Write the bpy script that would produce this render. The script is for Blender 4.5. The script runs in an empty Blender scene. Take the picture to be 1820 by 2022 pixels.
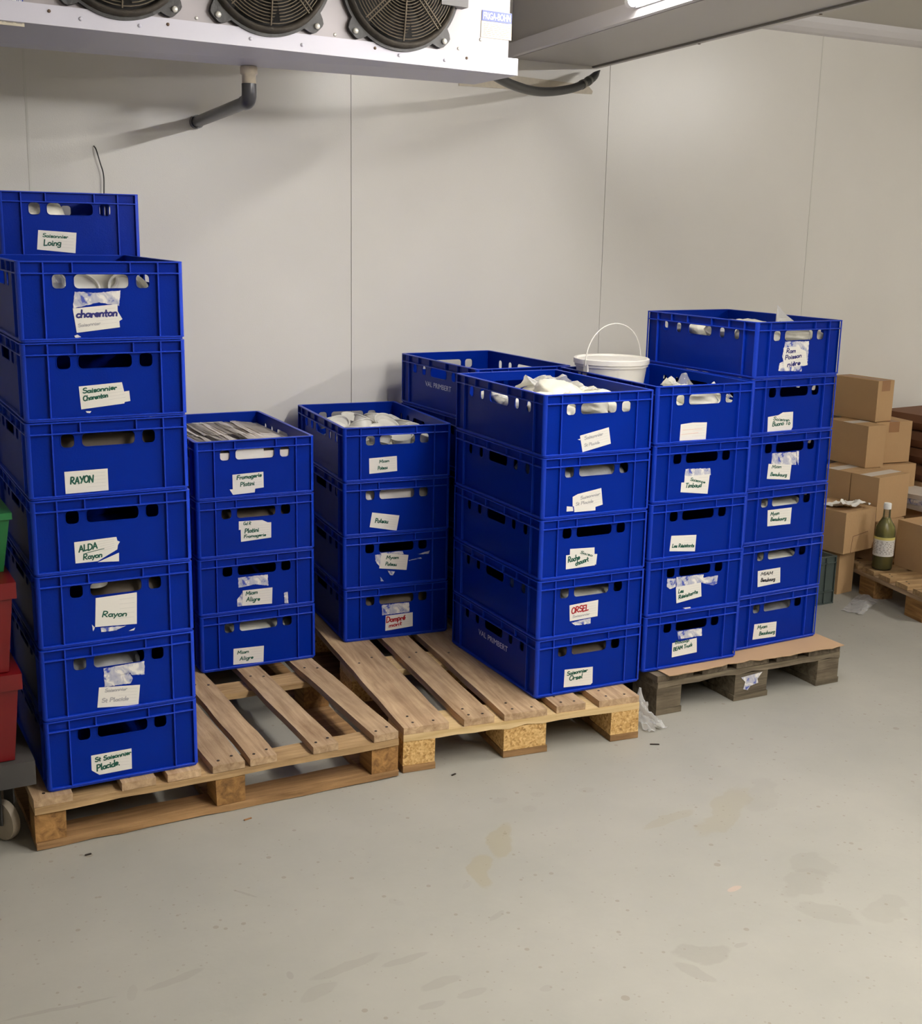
import bpy, bmesh, math, random
from mathutils import Vector, Matrix, Euler, noise
PI = math.pi
SC = bpy.context.scene
COL = SC.collection

# ------------------------------------------------------------------ camera
cam_data = bpy.data.cameras.new('camera')
cam = bpy.data.objects.new('camera', cam_data)
COL.objects.link(cam)
SC.camera = cam
cam_data.sensor_fit = 'HORIZONTAL'
cam_data.sensor_width = 36.0
cam_data.lens = 47.929
cam_data.clip_start = 0.05
R_ = Vector((0.87990, -0.47480, 0.01880)).normalized()
F_ = Vector((0.46644, 0.85542, -0.22518)).normalized()
R_ = (R_ - F_ * R_.dot(F_)).normalized()
U_ = R_.cross(F_).normalized()
CP = Vector((0, 0, 1.5923))
cam.matrix_world = Matrix(((R_.x, U_.x, -F_.x, CP.x), (R_.y, U_.y, -F_.y, CP.y), (R_.z, U_.z, -F_.z, CP.z), (0, 0, 0, 1)))

# ------------------------------------------------------------------ render look
SC.view_settings.view_transform = 'Standard'
SC.view_settings.look = 'None'
SC.view_settings.exposure = 0.74
SC.view_settings.gamma = 1.0
SC.view_settings.use_curve_mapping = False
SC.cycles.use_denoising = True
SC.cycles.max_bounces = 8
SC.cycles.diffuse_bounces = 5
SC.cycles.transparent_max_bounces = 16
SC.cycles.sample_clamp_indirect = 6.0
SC.cycles.caustics_reflective = False
SC.cycles.caustics_refractive = False
TUBE_POWER = 105.0

world = bpy.data.worlds.new('world')
SC.world = world
world.use_nodes = True
world.node_tree.nodes['Background'].inputs[0].default_value = (0.5, 0.5, 0.5, 1)
world.node_tree.nodes['Background'].inputs[1].default_value = 0.02

# ------------------------------------------------------------------ materials
def srgb(r, g, b):
    f = lambda c: (c / 255 / 12.92) if c / 255 <= 0.04045 else ((c / 255 + 0.055) / 1.055) ** 2.4
    return (f(r), f(g), f(b), 1)

def new_mat(name):
    m = bpy.data.materials.new(name)
    m.use_nodes = True
    nt = m.node_tree
    return m, nt, nt.nodes['Principled BSDF']

def N(nt, t, **kw):
    n = nt.nodes.new(t)
    for k, v in kw.items():
        setattr(n, k, v)
    return n

def mat(name, col, rough=0.5, metal=0.0, var=0.06, vscale=8.0, bump=0.0, bscale=60.0, spec=None, stretch=None):
    m, nt, b = new_mat(name)
    tc = N(nt, 'ShaderNodeTexCoord')
    mp = N(nt, 'ShaderNodeMapping')
    nt.links.new(tc.outputs['Object'], mp.inputs[0])
    if stretch: mp.inputs['Scale'].default_value = stretch
    nz = N(nt, 'ShaderNodeTexNoise')
    nz.inputs['Scale'].default_value = vscale
    nz.inputs['Detail'].default_value = 6
    nt.links.new(mp.outputs[0], nz.inputs['Vector'])
    mix = N(nt, 'ShaderNodeMix', data_type='RGBA')
    c = Vector(col[:3])
    mix.inputs[6].default_value = (*(c * (1 - var)), 1)
    mix.inputs[7].default_value = (*[min(1, x) for x in c * (1 + var)], 1)
    nt.links.new(nz.outputs['Fac'], mix.inputs[0])
    nt.links.new(mix.outputs[2], b.inputs['Base Color'])
    b.inputs['Roughness'].default_value = rough
    b.inputs['Metallic'].default_value = metal
    if spec is not None: b.inputs['Specular IOR Level'].default_value = spec
    if bump:
        n2 = N(nt, 'ShaderNodeTexNoise')
        n2.inputs['Scale'].default_value = bscale
        n2.inputs['Detail'].default_value = 4
        nt.links.new(mp.outputs[0], n2.inputs['Vector'])
        bp = N(nt, 'ShaderNodeBump')
        bp.inputs['Strength'].default_value = bump
        bp.inputs['Distance'].default_value = 0.01
        nt.links.new(n2.outputs['Fac'], bp.inputs['Height'])
        nt.links.new(bp.outputs[0], b.inputs['Normal'])
    return m

def emit(name, col, strength):
    m, nt, b = new_mat(name)
    b.inputs['Base Color'].default_value = (0.9, 0.9, 0.9, 1)
    b.inputs['Emission Color'].default_value = col
    b.inputs['Emission Strength'].default_value = strength
    return m

def wood(name, cdark, clight, axis=1, rough=0.75, grime=0.3):
    m, nt, b = new_mat(name)
    tc = N(nt, 'ShaderNodeTexCoord')
    oi = N(nt, 'ShaderNodeObjectInfo')
    add = N(nt, 'ShaderNodeVectorMath', operation='MULTIPLY_ADD')
    cmb = N(nt, 'ShaderNodeCombineXYZ')
    for i in range(3): nt.links.new(oi.outputs['Random'], cmb.inputs[i])
    add.inputs[1].default_value = (13, 17, 11)
    nt.links.new(cmb.outputs[0], add.inputs[0])
    nt.links.new(tc.outputs['Object'], add.inputs[2])
    mp = N(nt, 'ShaderNodeMapping')
    s = [38, 38, 38]; s[axis] = 2.5
    mp.inputs['Scale'].default_value = s
    nt.links.new(add.outputs[0], mp.inputs[0])
    n1 = N(nt, 'ShaderNodeTexNoise'); n1.inputs['Scale'].default_value = 1.2; n1.inputs['Detail'].default_value = 8
    n1.inputs['Roughness'].default_value = 0.65; n1.inputs['Distortion'].default_value = 0.6
    nt.links.new(mp.outputs[0], n1.inputs['Vector'])
    r1 = N(nt, 'ShaderNodeValToRGB')
    r1.color_ramp.elements[0].position = 0.3; r1.color_ramp.elements[0].color = cdark
    r1.color_ramp.elements[1].position = 0.68; r1.color_ramp.elements[1].color = clight
    nt.links.new(n1.outputs['Fac'], r1.inputs[0])
    n2 = N(nt, 'ShaderNodeTexNoise'); n2.inputs['Scale'].default_value = 9; n2.inputs['Detail'].default_value = 7
    nt.links.new(add.outputs[0], n2.inputs['Vector'])
    r2 = N(nt, 'ShaderNodeValToRGB')
    r2.color_ramp.elements[0].position = 0.35; r2.color_ramp.elements[0].color = (0.5, 0.47, 0.45, 1)
    r2.color_ramp.elements[1].position = 0.62; r2.color_ramp.elements[1].color = (1, 1, 1, 1)
    nt.links.new(n2.outputs['Fac'], r2.inputs[0])
    mx = N(nt, 'ShaderNodeMix', data_type='RGBA', blend_type='MULTIPLY')
    mx.inputs[0].default_value = grime
    nt.links.new(r1.outputs[0], mx.inputs[6]); nt.links.new(r2.outputs[0], mx.inputs[7])
    # board to board difference in tone
    hsv = N(nt, 'ShaderNodeHueSaturation')
    mr = N(nt, 'ShaderNodeMapRange'); mr.inputs[3].default_value = 0.82; mr.inputs[4].default_value = 1.12
    nt.links.new(oi.outputs['Random'], mr.inputs[0])
    nt.links.new(mr.outputs[0], hsv.inputs['Value'])
    nt.links.new(mx.outputs[2], hsv.inputs['Color'])
    nt.links.new(hsv.outputs[0], b.inputs['Base Color'])
    b.inputs['Roughness'].default_value = rough
    b.inputs['Specular IOR Level'].default_value = 0.25
    bp = N(nt, 'ShaderNodeBump'); bp.inputs['Strength'].default_value = 0.35; bp.inputs['Distance'].default_value = 0.004
    nt.links.new(n1.outputs['Fac'], bp.inputs['Height']); nt.links.new(bp.outputs[0], b.inputs['Normal'])
    return m

def chipboard(name):
    m, nt, b = new_mat(name)
    tc = N(nt, 'ShaderNodeTexCoord')
    v = N(nt, 'ShaderNodeTexVoronoi'); v.inputs['Scale'].default_value = 170
    nt.links.new(tc.outputs['Object'], v.inputs['Vector'])
    nz = N(nt, 'ShaderNodeTexNoise'); nz.inputs['Scale'].default_value = 90; nz.inputs['Detail'].default_value = 5
    nt.links.new(tc.outputs['Object'], nz.inputs['Vector'])
    mm = N(nt, 'ShaderNodeMath', operation='MULTIPLY_ADD'); mm.inputs[1].default_value = 0.55
    sep = N(nt, 'ShaderNodeSeparateColor')
    nt.links.new(v.outputs['Color'], sep.inputs[0])
    nt.links.new(sep.outputs[0], mm.inputs[0])
    m2 = N(nt, 'ShaderNodeMath', operation='MULTIPLY'); m2.inputs[1].default_value = 0.6
    nt.links.new(nz.outputs['Fac'], m2.inputs[0]); nt.links.new(m2.outputs[0], mm.inputs[2])
    r = N(nt, 'ShaderNodeValToRGB')
    r.color_ramp.elements[0].position = 0.12; r.color_ramp.elements[0].color = srgb(110, 78, 36)
    r.color_ramp.elements[1].position = 0.9; r.color_ramp.elements[1].color = srgb(225, 190, 130)
    e = r.color_ramp.elements.new(0.4); e.color = srgb(190, 148, 86)
    nt.links.new(mm.outputs[0], r.inputs[0]); nt.links.new(r.outputs[0], b.inputs['Base Color'])
    b.inputs['Roughness'].default_value = 0.85
    bp = N(nt, 'ShaderNodeBump'); bp.inputs['Strength'].default_value = 0.5; bp.inputs['Distance'].default_value = 0.003
    nt.links.new(mm.outputs[0], bp.inputs['Height']); nt.links.new(bp.outputs[0], b.inputs['Normal'])
    return m

def wall_mat():
    m, nt, b = new_mat('lacquered_panel')
    tc = N(nt, 'ShaderNodeTexCoord')
    nz = N(nt, 'ShaderNodeTexNoise'); nz.inputs['Scale'].default_value = 1.3; nz.inputs['Detail'].default_value = 5
    nt.links.new(tc.outputs['Object'], nz.inputs['Vector'])
    r = N(nt, 'ShaderNodeValToRGB')
    r.color_ramp.elements[0].position = 0.3; r.color_ramp.elements[0].color = srgb(224, 221, 214)
    r.color_ramp.elements[1].position = 0.7; r.color_ramp.elements[1].color = srgb(232, 229, 222)
    nt.links.new(nz.outputs['Fac'], r.inputs[0])
    # small dark specks and screw holes
    v = N(nt, 'ShaderNodeTexVoronoi'); v.inputs['Scale'].default_value = 3.1
    nt.links.new(tc.outputs['Object'], v.inputs['Vector'])
    lt = N(nt, 'ShaderNodeMath', operation='LESS_THAN'); lt.inputs[1].default_value = 0.012
    nt.links.new(v.outputs['Distance'], lt.inputs[0])
    mx = N(nt, 'ShaderNodeMix', data_type='RGBA'); mx.inputs[7].default_value = srgb(70, 68, 64)
    nt.links.new(lt.outputs[0], mx.inputs[0]); nt.links.new(r.outputs[0], mx.inputs[6])
    nt.links.new(mx.outputs[2], b.inputs['Base Color'])
    b.inputs['Roughness'].default_value = 0.31
    n2 = N(nt, 'ShaderNodeTexNoise'); n2.inputs['Scale'].default_value = 240; n2.inputs['Detail'].default_value = 3
    nt.links.new(tc.outputs['Object'], n2.inputs['Vector'])
    bp = N(nt, 'ShaderNodeBump'); bp.inputs['Strength'].default_value = 0.07; bp.inputs['Distance'].default_value = 0.004
    nt.links.new(n2.outputs['Fac'], bp.inputs['Height']); nt.links.new(bp.outputs[0], b.inputs['Normal'])
    return m

def floor_mat():
    m, nt, b = new_mat('painted_concrete')
    L = nt.links.new
    tc = N(nt, 'ShaderNodeTexCoord')
    P = tc.outputs['Object']
    nz = N(nt, 'ShaderNodeTexNoise'); nz.inputs['Scale'].default_value = 2.2; nz.inputs['Detail'].default_value = 9; nz.inputs['Roughness'].default_value = 0.62
    L(P, nz.inputs['Vector'])
    r = N(nt, 'ShaderNodeValToRGB')
    r.color_ramp.elements[0].position = 0.32; r.color_ramp.elements[0].color = srgb(150, 148, 139)
    r.color_ramp.elements[1].position = 0.7; r.color_ramp.elements[1].color = srgb(160, 157, 147)
    L(nz.outputs['Fac'], r.inputs[0])
    cur = r.outputs[0]
    # worn patches, scuffs and spots: (x, y, half length, half width, angle, colour, strength)
    warp = N(nt, 'ShaderNodeTexNoise'); warp.inputs['Scale'].default_value = 11; warp.inputs['Detail'].default_value = 5
    L(P, warp.inputs['Vector'])
    sub = N(nt, 'ShaderNodeVectorMath', operation='SUBTRACT'); sub.inputs[1].default_value = (.5, .5, .5)
    L(warp.outputs['Color'], sub.inputs[0])
    tan = srgb(149, 142, 121); grey = srgb(134, 130, 120); dark = srgb(132, 127, 118); pink = srgb(196, 162, 142)
    spots = [(1.54, 2.565, .10, .032, .9, tan, .9), (1.42, 2.46, .075, .03, 1.1, tan, .9),
             (2.20, 2.44, .17, .045, .55, tan, .55), (2.02, 2.47, .10, .022, .2, tan, .5), (2.36, 2.47, .12, .04, .7, grey, .3),
             (2.13, 2.04, .085, .05, .2, grey, .55), (2.21, 2.10, .06, .05, .9, grey, .5), (2.07, 1.91, .075, .035, -.9, grey, .5),
             (2.22, 1.86, .07, .045, .1, grey, .45), (1.69, 1.915, .062, .035, -.3, grey, .7), (1.63, 1.86, .05, .02, -1.2, grey, .6), (1.79, 1.90, .02, .009, 0, grey, .6),
             (1.943, 2.10, .022, .010, 0, pink, .9),
             (.507, 2.347, .028, .012, 1.3, dark, .33), (.60, 2.352, .065, .012, .15, grey, .6), (.826, 2.253, .017, .007, 1.4, dark, .75),
             (.945, 2.229, .09, .018, .1, grey, .6), (1.08, 2.195, .055, .012, .05, grey, .6), (.861, 2.169, .05, .018, .3, grey, .5),
             (1.109, 2.084, .045, .016, 0, grey, .6), (1.055, 2.02, .03, .013, 0, grey, .65), (1.15, 2.02, .035, .012, 0, grey, .55),
             (1.16, 2.42, .012, .022, .5, dark, .25), (1.35, 2.415, .02, .008, .5, dark, .3), (1.30, 1.967, .014, .011, .2, dark, .45),
             (.36, 2.36, .11, .006, -.1, grey, .8), (.85, 2.62, .035, .004, -.95, grey, .9), (1.35, 2.26, .03, .009, .4, grey, .6),
             (1.66, 2.78, .022, .016, 0, grey, .35), (1.78, 2.76, .022, .016, 0, grey, .35), (1.71, 2.70, .022, .016, 0, grey, .35), (1.92, 2.72, .022, .016, 0, grey, .35)]
    for (x, y, a, w, ang, c, k) in spots:
        mp = N(nt, 'ShaderNodeMapping', vector_type='TEXTURE')
        mp.inputs['Location'].default_value = (x, y, 0)
        mp.inputs['Rotation'].default_value = (0, 0, ang)
        mp.inputs['Scale'].default_value = (a, w, 1)
        ad = N(nt, 'ShaderNodeVectorMath', operation='MULTIPLY_ADD')
        ad.inputs[1].default_value = (min(w, .06) * 2.6,) * 2 + (0,)
        L(sub.outputs[0], ad.inputs[0]); L(P, ad.inputs[2])
        L(ad.outputs[0], mp.inputs[0])
        ln = N(nt, 'ShaderNodeVectorMath', operation='LENGTH'); L(mp.outputs[0], ln.inputs[0])
        mr = N(nt, 'ShaderNodeMapRange'); mr.inputs[1].default_value = 1.08; mr.inputs[2].default_value = 0.9
        mr.inputs[3].default_value = 0; mr.inputs[4].default_value = k * (.75 if c is tan else .5)
        L(ln.outputs['Value'], mr.inputs[0])
        mx = N(nt, 'ShaderNodeMix', data_type='RGBA'); mx.inputs[7].default_value = c
        L(mr.outputs[0], mx.inputs[0]); L(cur, mx.inputs[6]); cur = mx.outputs[2]
    # specks of dirt
    for sc_, th, k in ((26, .11, .5), (9, .06, .5), (60, .14, .35)):
        v = N(nt, 'ShaderNodeTexVoronoi'); v.inputs['Scale'].default_value = sc_
        L(P, v.inputs['Vector'])
        sp = N(nt, 'ShaderNodeSeparateColor'); L(v.outputs['Color'], sp.inputs[0])
        th_ = N(nt, 'ShaderNodeMath', operation='MULTIPLY'); th_.inputs[1].default_value = th * 1.6; L(sp.outputs[0], th_.inputs[0])
        lt = N(nt, 'ShaderNodeMath', operation='LESS_THAN'); L(v.outputs['Distance'], lt.inputs[0]); L(th_.outputs[0], lt.inputs[1])
        g = N(nt, 'ShaderNodeMath', operation='GREATER_THAN'); g.inputs[1].default_value = .55; L(sp.outputs[1], g.inputs[0])
        a2 = N(nt, 'ShaderNodeMath', operation='MULTIPLY'); L(lt.outputs[0], a2.inputs[0]); L(g.outputs[0], a2.inputs[1])
        a3 = N(nt, 'ShaderNodeMath', operation='MULTIPLY'); a3.inputs[1].default_value = k; L(a2.outputs[0], a3.inputs[0])
        mx = N(nt, 'ShaderNodeMix', data_type='RGBA'); mx.inputs[7].default_value = srgb(128, 118, 102)
        L(a3.outputs[0], mx.inputs[0]); L(cur, mx.inputs[6]); cur = mx.outputs[2]
    L(cur, b.inputs['Base Color'])
    b.inputs['Roughness'].default_value = 0.55
    b.inputs['Specular IOR Level'].default_value = 0.35
    n2 = N(nt, 'ShaderNodeTexNoise'); n2.inputs['Scale'].default_value = 45; n2.inputs['Detail'].default_value = 8
    L(P, n2.inputs['Vector'])
    bp = N(nt, 'ShaderNodeBump'); bp.inputs['Strength'].default_value = 0.12; bp.inputs['Distance'].default_value = 0.004
    L(n2.outputs['Fac'], bp.inputs['Height']); L(bp.outputs[0], b.inputs['Normal'])
    return m

def film_mat(name, tint=(1, 1, 1, 1), op=0.16):
    m, nt, b = new_mat(name)
    out = nt.nodes['Material Output']
    b.inputs['Base Color'].default_value = tint
    b.inputs['Roughness'].default_value = 0.12
    b.inputs['Specular IOR Level'].default_value = 0.9
    tr = N(nt, 'ShaderNodeBsdfTransparent')
    fr = N(nt, 'ShaderNodeFresnel'); fr.inputs[0].default_value = 1.5
    ma = N(nt, 'ShaderNodeMath', operation='MULTIPLY_ADD'); ma.inputs[1].default_value = 1.3; ma.inputs[2].default_value = op
    ma.use_clamp = True
    nt.links.new(fr.outputs[0], ma.inputs[0])
    ms = N(nt, 'ShaderNodeMixShader')
    nt.links.new(ma.outputs[0], ms.inputs[0]); nt.links.new(tr.outputs[0], ms.inputs[1]); nt.links.new(b.outputs[0], ms.inputs[2])
    nt.links.new(ms.outputs[0], out.inputs[0])
    tc = N(nt, 'ShaderNodeTexCoord')
    nz = N(nt, 'ShaderNodeTexNoise'); nz.inputs['Scale'].default_value = 30; nt.links.new(tc.outputs['Object'], nz.inputs['Vector'])
    bp = N(nt, 'ShaderNodeBump'); bp.inputs['Strength'].default_value = .5; bp.inputs['Distance'].default_value = .01
    nt.links.new(nz.outputs['Fac'], bp.inputs['Height']); nt.links.new(bp.outputs[0], b.inputs['Normal'])
    return m

M = {}
M['blue'] = mat('blue_plastic', (0.0, 0.0155, 0.235, 1), 0.32, var=0.05, vscale=3, bump=0.06, bscale=300, spec=0.10)
M['blue_edge_lit'] = mat('blue_plastic_edge_highlight', (0.004, 0.037, 0.44, 1), 0.38, var=0.1, vscale=25, spec=0.3)  # lighter blue paints edge highlights onto the crates' ribs, flanges and corner posts
M['wall'] = wall_mat()
M['floor'] = floor_mat()
M['ceiling'] = mat('ceiling_panel', srgb(196, 192, 182), 0.45, var=0.03, vscale=2)
M['beam'] = mat('grey_lacquer', srgb(190, 186, 182), 0.4, var=0.03, vscale=2)
M['batten'] = mat('white_lacquer', srgb(214, 211, 212), 0.4, var=0.02)
M['groove'] = mat('dark_joint', srgb(120, 116, 106), 0.7)
M['caulk'] = mat('white_sealant', srgb(224, 222, 214), 0.6)
M['cooler'] = mat('white_painted_steel', srgb(168, 161, 164), 0.38, var=0.04, vscale=5)
M['pan'] = mat('drip_pan_steel', srgb(200, 198, 210), 0.42, var=0.03)
M['darkplastic'] = mat('black_fan_plastic', srgb(34, 32, 31), 0.5, var=0.5, vscale=14, bump=.2)
M['dust'] = mat('dusty_grille_wire', srgb(92, 82, 68), 0.85, var=0.5, vscale=50, bump=.4)
M['dustring'] = mat('dusty_plastic_ring', srgb(54, 48, 40), 0.8, var=0.8, vscale=30, bump=.4)
M['inside'] = mat('dark_fan_inside', srgb(24, 22, 20), 0.8)
M['greyplastic'] = mat('grey_terminal_plastic', srgb(92, 90, 90), 0.5)
M['bolt'] = mat('zinc_bolt', srgb(220, 218, 210), 0.3, metal=.3)
M['rust'] = mat('rusty_screw', srgb(96, 76, 60), 0.6)
M['logo_blue'] = mat('logo_blue', srgb(62, 78, 160), 0.4)
M['white'] = mat('white_print', srgb(240, 240, 238), 0.5, var=.01)
M['beigeplate'] = mat('spec_plate', srgb(206, 196, 176), 0.5, var=.12, vscale=60)
M['greyprint'] = mat('grey_print', srgb(140, 132, 122), 0.6)
M['hose'] = mat('black_rubber', srgb(26, 27, 27), 0.35)
M['pvc'] = mat('dark_grey_pvc', srgb(62, 62, 66), 0.3, var=.15)
M['pvcwhite'] = mat('dirty_white_pvc', srgb(200, 188, 168), 0.6, var=.35, vscale=40)
M['paper'] = mat('white_sticker_paper', srgb(226, 222, 214), 0.6, var=.03, vscale=30)
def torn_mat():
    m, nt, b = new_mat('torn_sticker_paper')
    tc = N(nt, 'ShaderNodeTexCoord'); nz = N(nt, 'ShaderNodeTexNoise'); nz.inputs['Scale'].default_value = 38; nz.inputs['Detail'].default_value = 4; nz.inputs['Distortion'].default_value = 1.2
    nt.links.new(tc.outputs['Object'], nz.inputs['Vector'])
    r = N(nt, 'ShaderNodeValToRGB'); e = r.color_ramp.elements
    e[0].position = .36; e[0].color = srgb(70, 84, 170); e[1].position = .42; e[1].color = srgb(168, 170, 190)
    x = e.new(.55); x.color = srgb(200, 198, 202); x = e.new(.62); x.color = srgb(228, 224, 218)
    nt.links.new(nz.outputs['Fac'], r.inputs[0]); nt.links.new(r.outputs[0], b.inputs['Base Color']); b.inputs['Roughness'].default_value = .7
    return m
M['torn'] = torn_mat()
M['greybag'] = mat('grey_bag', srgb(150, 150, 150), 0.4, var=.4, vscale=25, bump=.4, bscale=30)
M['paperline'] = mat('sticker_ruling', srgb(192, 190, 186), 0.6)
INK = {'green': mat('green_ink', srgb(6, 78, 62), 0.5), 'navy': mat('navy_ink', srgb(22, 22, 104), 0.5), 'red': mat('red_ink', srgb(158, 12, 26), 0.5),
       'faint': mat('faded_grey_ink', srgb(168, 166, 166), 0.6), 'black': mat('black_ink', srgb(24, 24, 34), 0.5), 'pale_red': mat('faded_red_ink', srgb(222, 186, 170), 0.6)}
M['sideprint'] = mat('pale_side_print', srgb(205, 210, 235), 0.5)
M['deck'] = wood('old_pallet_deck', srgb(150, 120, 90), srgb(206, 178, 142), 1)
M['deckx'] = wood('old_pallet_stringer', srgb(140, 110, 76), srgb(200, 168, 122), 0)
M['block_old'] = wood('stained_block_wood', srgb(104, 74, 42), srgb(178, 134, 80), 1)
M['fresh'] = wood('fresh_pine', srgb(196, 164, 112), srgb(226, 200, 152), 0, grime=.15)
M['base'] = wood('base_board_wood', srgb(120, 90, 58), srgb(180, 142, 98), 0)
M['grey_deck'] = wood('grey_weathered_deck', srgb(70, 62, 50), srgb(124, 112, 94), 1, grime=.6)
M['grey_x'] = wood('grey_weathered_stringer', srgb(72, 64, 52), srgb(132, 120, 100), 0, grime=.6)
M['chip'] = chipboard('chipboard')
M['nail'] = mat('nail_head', srgb(48, 40, 34), 0.5)
M['kraft'] = mat('kraft_cardboard', srgb(182, 148, 106), 0.8, var=.06, vscale=10, bump=.1, bscale=90)
M['kraft2'] = mat('pale_kraft_sheet', srgb(178, 146, 112), 0.75, var=.06, vscale=6)
M['tray'] = mat('brown_cardboard', srgb(122, 84, 60), 0.85, var=.1)
M['tape'] = mat('white_tape', srgb(206, 198, 188), 0.5, var=.12, vscale=30)
M['browntape'] = mat('brown_tape', srgb(150, 108, 70), 0.4)
M['bag'] = mat('white_bag', srgb(228, 224, 208), 0.42, var=.08, vscale=20, bump=.35, bscale=30)
M['bagsheet'] = mat('off_white_bags', srgb(226, 218, 210), 0.4, var=.05, vscale=20, bump=.06, bscale=22)
M['tub'] = mat('white_tub_plastic', srgb(226, 224, 216), 0.4, var=.03)
M['bucket'] = mat('white_bucket_plastic', srgb(232, 228, 220), 0.38, var=.02)
M['film'] = film_mat('clear_film')
M['darkfill'] = mat('brown_contents', srgb(96, 84, 70), 0.7, var=.4, vscale=14)
M['tote_red'] = mat('red_plastic', srgb(98, 3, 8), 0.38, var=.08)
M['dolly'] = mat('grey_dolly_plastic', srgb(58, 56, 54), 0.6)
M['wheel'] = mat('beige_wheel', srgb(150, 138, 120), 0.6, var=.15)
M['steel'] = mat('steel', srgb(120, 118, 112), 0.4, metal=.7)
M['green'] = mat('green_plastic', srgb(26, 112, 58), 0.45)
M['greycrate'] = mat('grey_green_plastic', srgb(70, 80, 76), 0.45)
def glass_mat():
    m, nt, b = new_mat('yellow_green_liquid')
    b.inputs['Base Color'].default_value = srgb(200, 190, 90)
    b.inputs['Roughness'].default_value = 0.05
    b.inputs['Transmission Weight'].default_value = 0.5
    b.inputs['IOR'].default_value = 1.33
    tc = N(nt, 'ShaderNodeTexCoord'); nz = N(nt, 'ShaderNodeTexNoise'); nz.inputs['Scale'].default_value = 5
    nt.links.new(tc.outputs['Object'], nz.inputs['Vector'])
    mx = N(nt, 'ShaderNodeMix', data_type='RGBA'); mx.inputs[6].default_value = srgb(206, 196, 96); mx.inputs[7].default_value = srgb(222, 212, 118)
    nt.links.new(nz.outputs['Fac'], mx.inputs[0]); nt.links.new(mx.outputs[2], b.inputs['Base Color'])
    return m
M['liquid'] = glass_mat()
M['bottleglass'] = film_mat('bottle_glass', srgb(120, 120, 90), .2)
M['paleyellow'] = mat('pale_yellow_paper', srgb(222, 208, 120), 0.5)
TUBES = {k: emit('tube_glow', (1.0, 0.968, 0.93, 1), TUBE_POWER * k) for k in (0.75, 2.0, 1.75, 1.9)}

# ------------------------------------------------------------------ helpers
def link(name, me, m=None, parent=None, loc=None, rz=0.0):
    o = bpy.data.objects.new(name, me)
    COL.objects.link(o)
    if me is not None and m is not None:
        for x in (m if isinstance(m, (list, tuple)) else [m]):
            me.materials.append(x)
    if parent: o.parent = parent
    if loc is not None: o.location = loc
    if rz: o.rotation_euler = (0, 0, rz)
    return o

def tag(o, label, cat, group=None, kind=None):
    if label: o['label'] = label
    if cat: o['category'] = cat
    if group: o['group'] = group
    if kind: o['kind'] = kind
    return o

def thing(name, loc, rz, label, cat, group=None):
    return tag(link(name, None, None, None, loc, rz), label, cat, group)

def mesh(bm, name='m', smooth=False):
    me = bpy.data.meshes.new(name)
    bmesh.ops.recalc_face_normals(bm, faces=bm.faces)
    bm.to_mesh(me); bm.free()
    if smooth:
        for p in me.polygons: p.use_smooth = True
    return me

def smooth_by_angle(me, ang=0.6):
    for p in me.polygons: p.use_smooth = True
    me.set_sharp_from_angle(angle=ang)
    return me

def box(bm, x0, x1, y0, y1, z0, z1, mi=0):
    vs = [bm.verts.new(p) for p in ((x0, y0, z0), (x1, y0, z0), (x1, y1, z0), (x0, y1, z0), (x0, y0, z1), (x1, y0, z1), (x1, y1, z1), (x0, y1, z1))]
    fs = [(0, 3, 2, 1), (4, 5, 6, 7), (0, 1, 5, 4), (1, 2, 6, 5), (2, 3, 7, 6), (3, 0, 4, 7)]
    out = []
    for f in fs:
        fa = bm.faces.new([vs[i] for i in f]); fa.material_index = mi; out.append(fa)
    return vs, out

def bevel_all(bm, w, seg=2):
    es = [e for e in bm.edges if len(e.link_faces) == 2 and e.calc_face_angle(0) > 0.5]
    bmesh.ops.bevel(bm, geom=es, offset=w, segments=seg, affect='EDGES', profile=0.5)

def prism(bm, pts, d, y0=0.0, plane='xz', mi=0):
    """extruded polygon; pts in the plane, thickness d along the third axis"""
    def P(a, b, c): return (a, c, b) if plane == 'xz' else ((a, b, c) if plane == 'xy' else (c, a, b))
    v0 = [bm.verts.new(P(a, b, y0)) for a, b in pts]
    v1 = [bm.verts.new(P(a, b, y0 + d)) for a, b in pts]
    n = len(pts)
    f = bm.faces.new(v0); f.material_index = mi
    f = bm.faces.new(v1[::-1]); f.material_index = mi
    for i in range(n):
        f = bm.faces.new([v0[i], v1[i], v1[(i + 1) % n], v0[(i + 1) % n]]); f.material_index = mi

def lathe(bm, prof, n=32, c=(0, 0, 0), axis='z', mi=0, cap=True):
    rings = []
    for r, h in prof:
        ring = []
        for i in range(n):
            a = 2 * PI * i / n
            p = (r * math.cos(a), r * math.sin(a), h)
            if axis == 'y': p = (p[0], p[2], p[1])
            if axis == 'x': p = (p[2], p[0], p[1])
            ring.append(bm.verts.new((p[0] + c[0], p[1] + c[1], p[2] + c[2])))
        rings.append(ring)
    for a, b in zip(rings, rings[1:]):
        for i in range(n):
            f = bm.faces.new([a[i], a[(i + 1) % n], b[(i + 1) % n], b[i]]); f.material_index = mi
    if cap:
        f = bm.faces.new(rings[0][::-1]); f.material_index = mi
        f = bm.faces.new(rings[-1]); f.material_index = mi

def tube_mesh(pts, r, res=6, cyclic=False, name='tube', radii=None):
    cu = bpy.data.curves.new(name, 'CURVE'); cu.dimensions = '3D'
    cu.bevel_depth = r; cu.bevel_resolution = res; cu.use_fill_caps = True
    sp = cu.splines.new('POLY'); sp.points.add(len(pts) - 1)
    for i, p in enumerate(pts):
        sp.points[i].co = (*p, 1)
        if radii: sp.points[i].radius = radii[i]
    sp.use_cyclic_u = cyclic
    o = bpy.data.objects.new('tmp', cu)
    me = bpy.data.meshes.new_from_object(o)
    bpy.data.objects.remove(o); bpy.data.curves.remove(cu)
    smooth_by_angle(me, 0.9)
    return me

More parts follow.
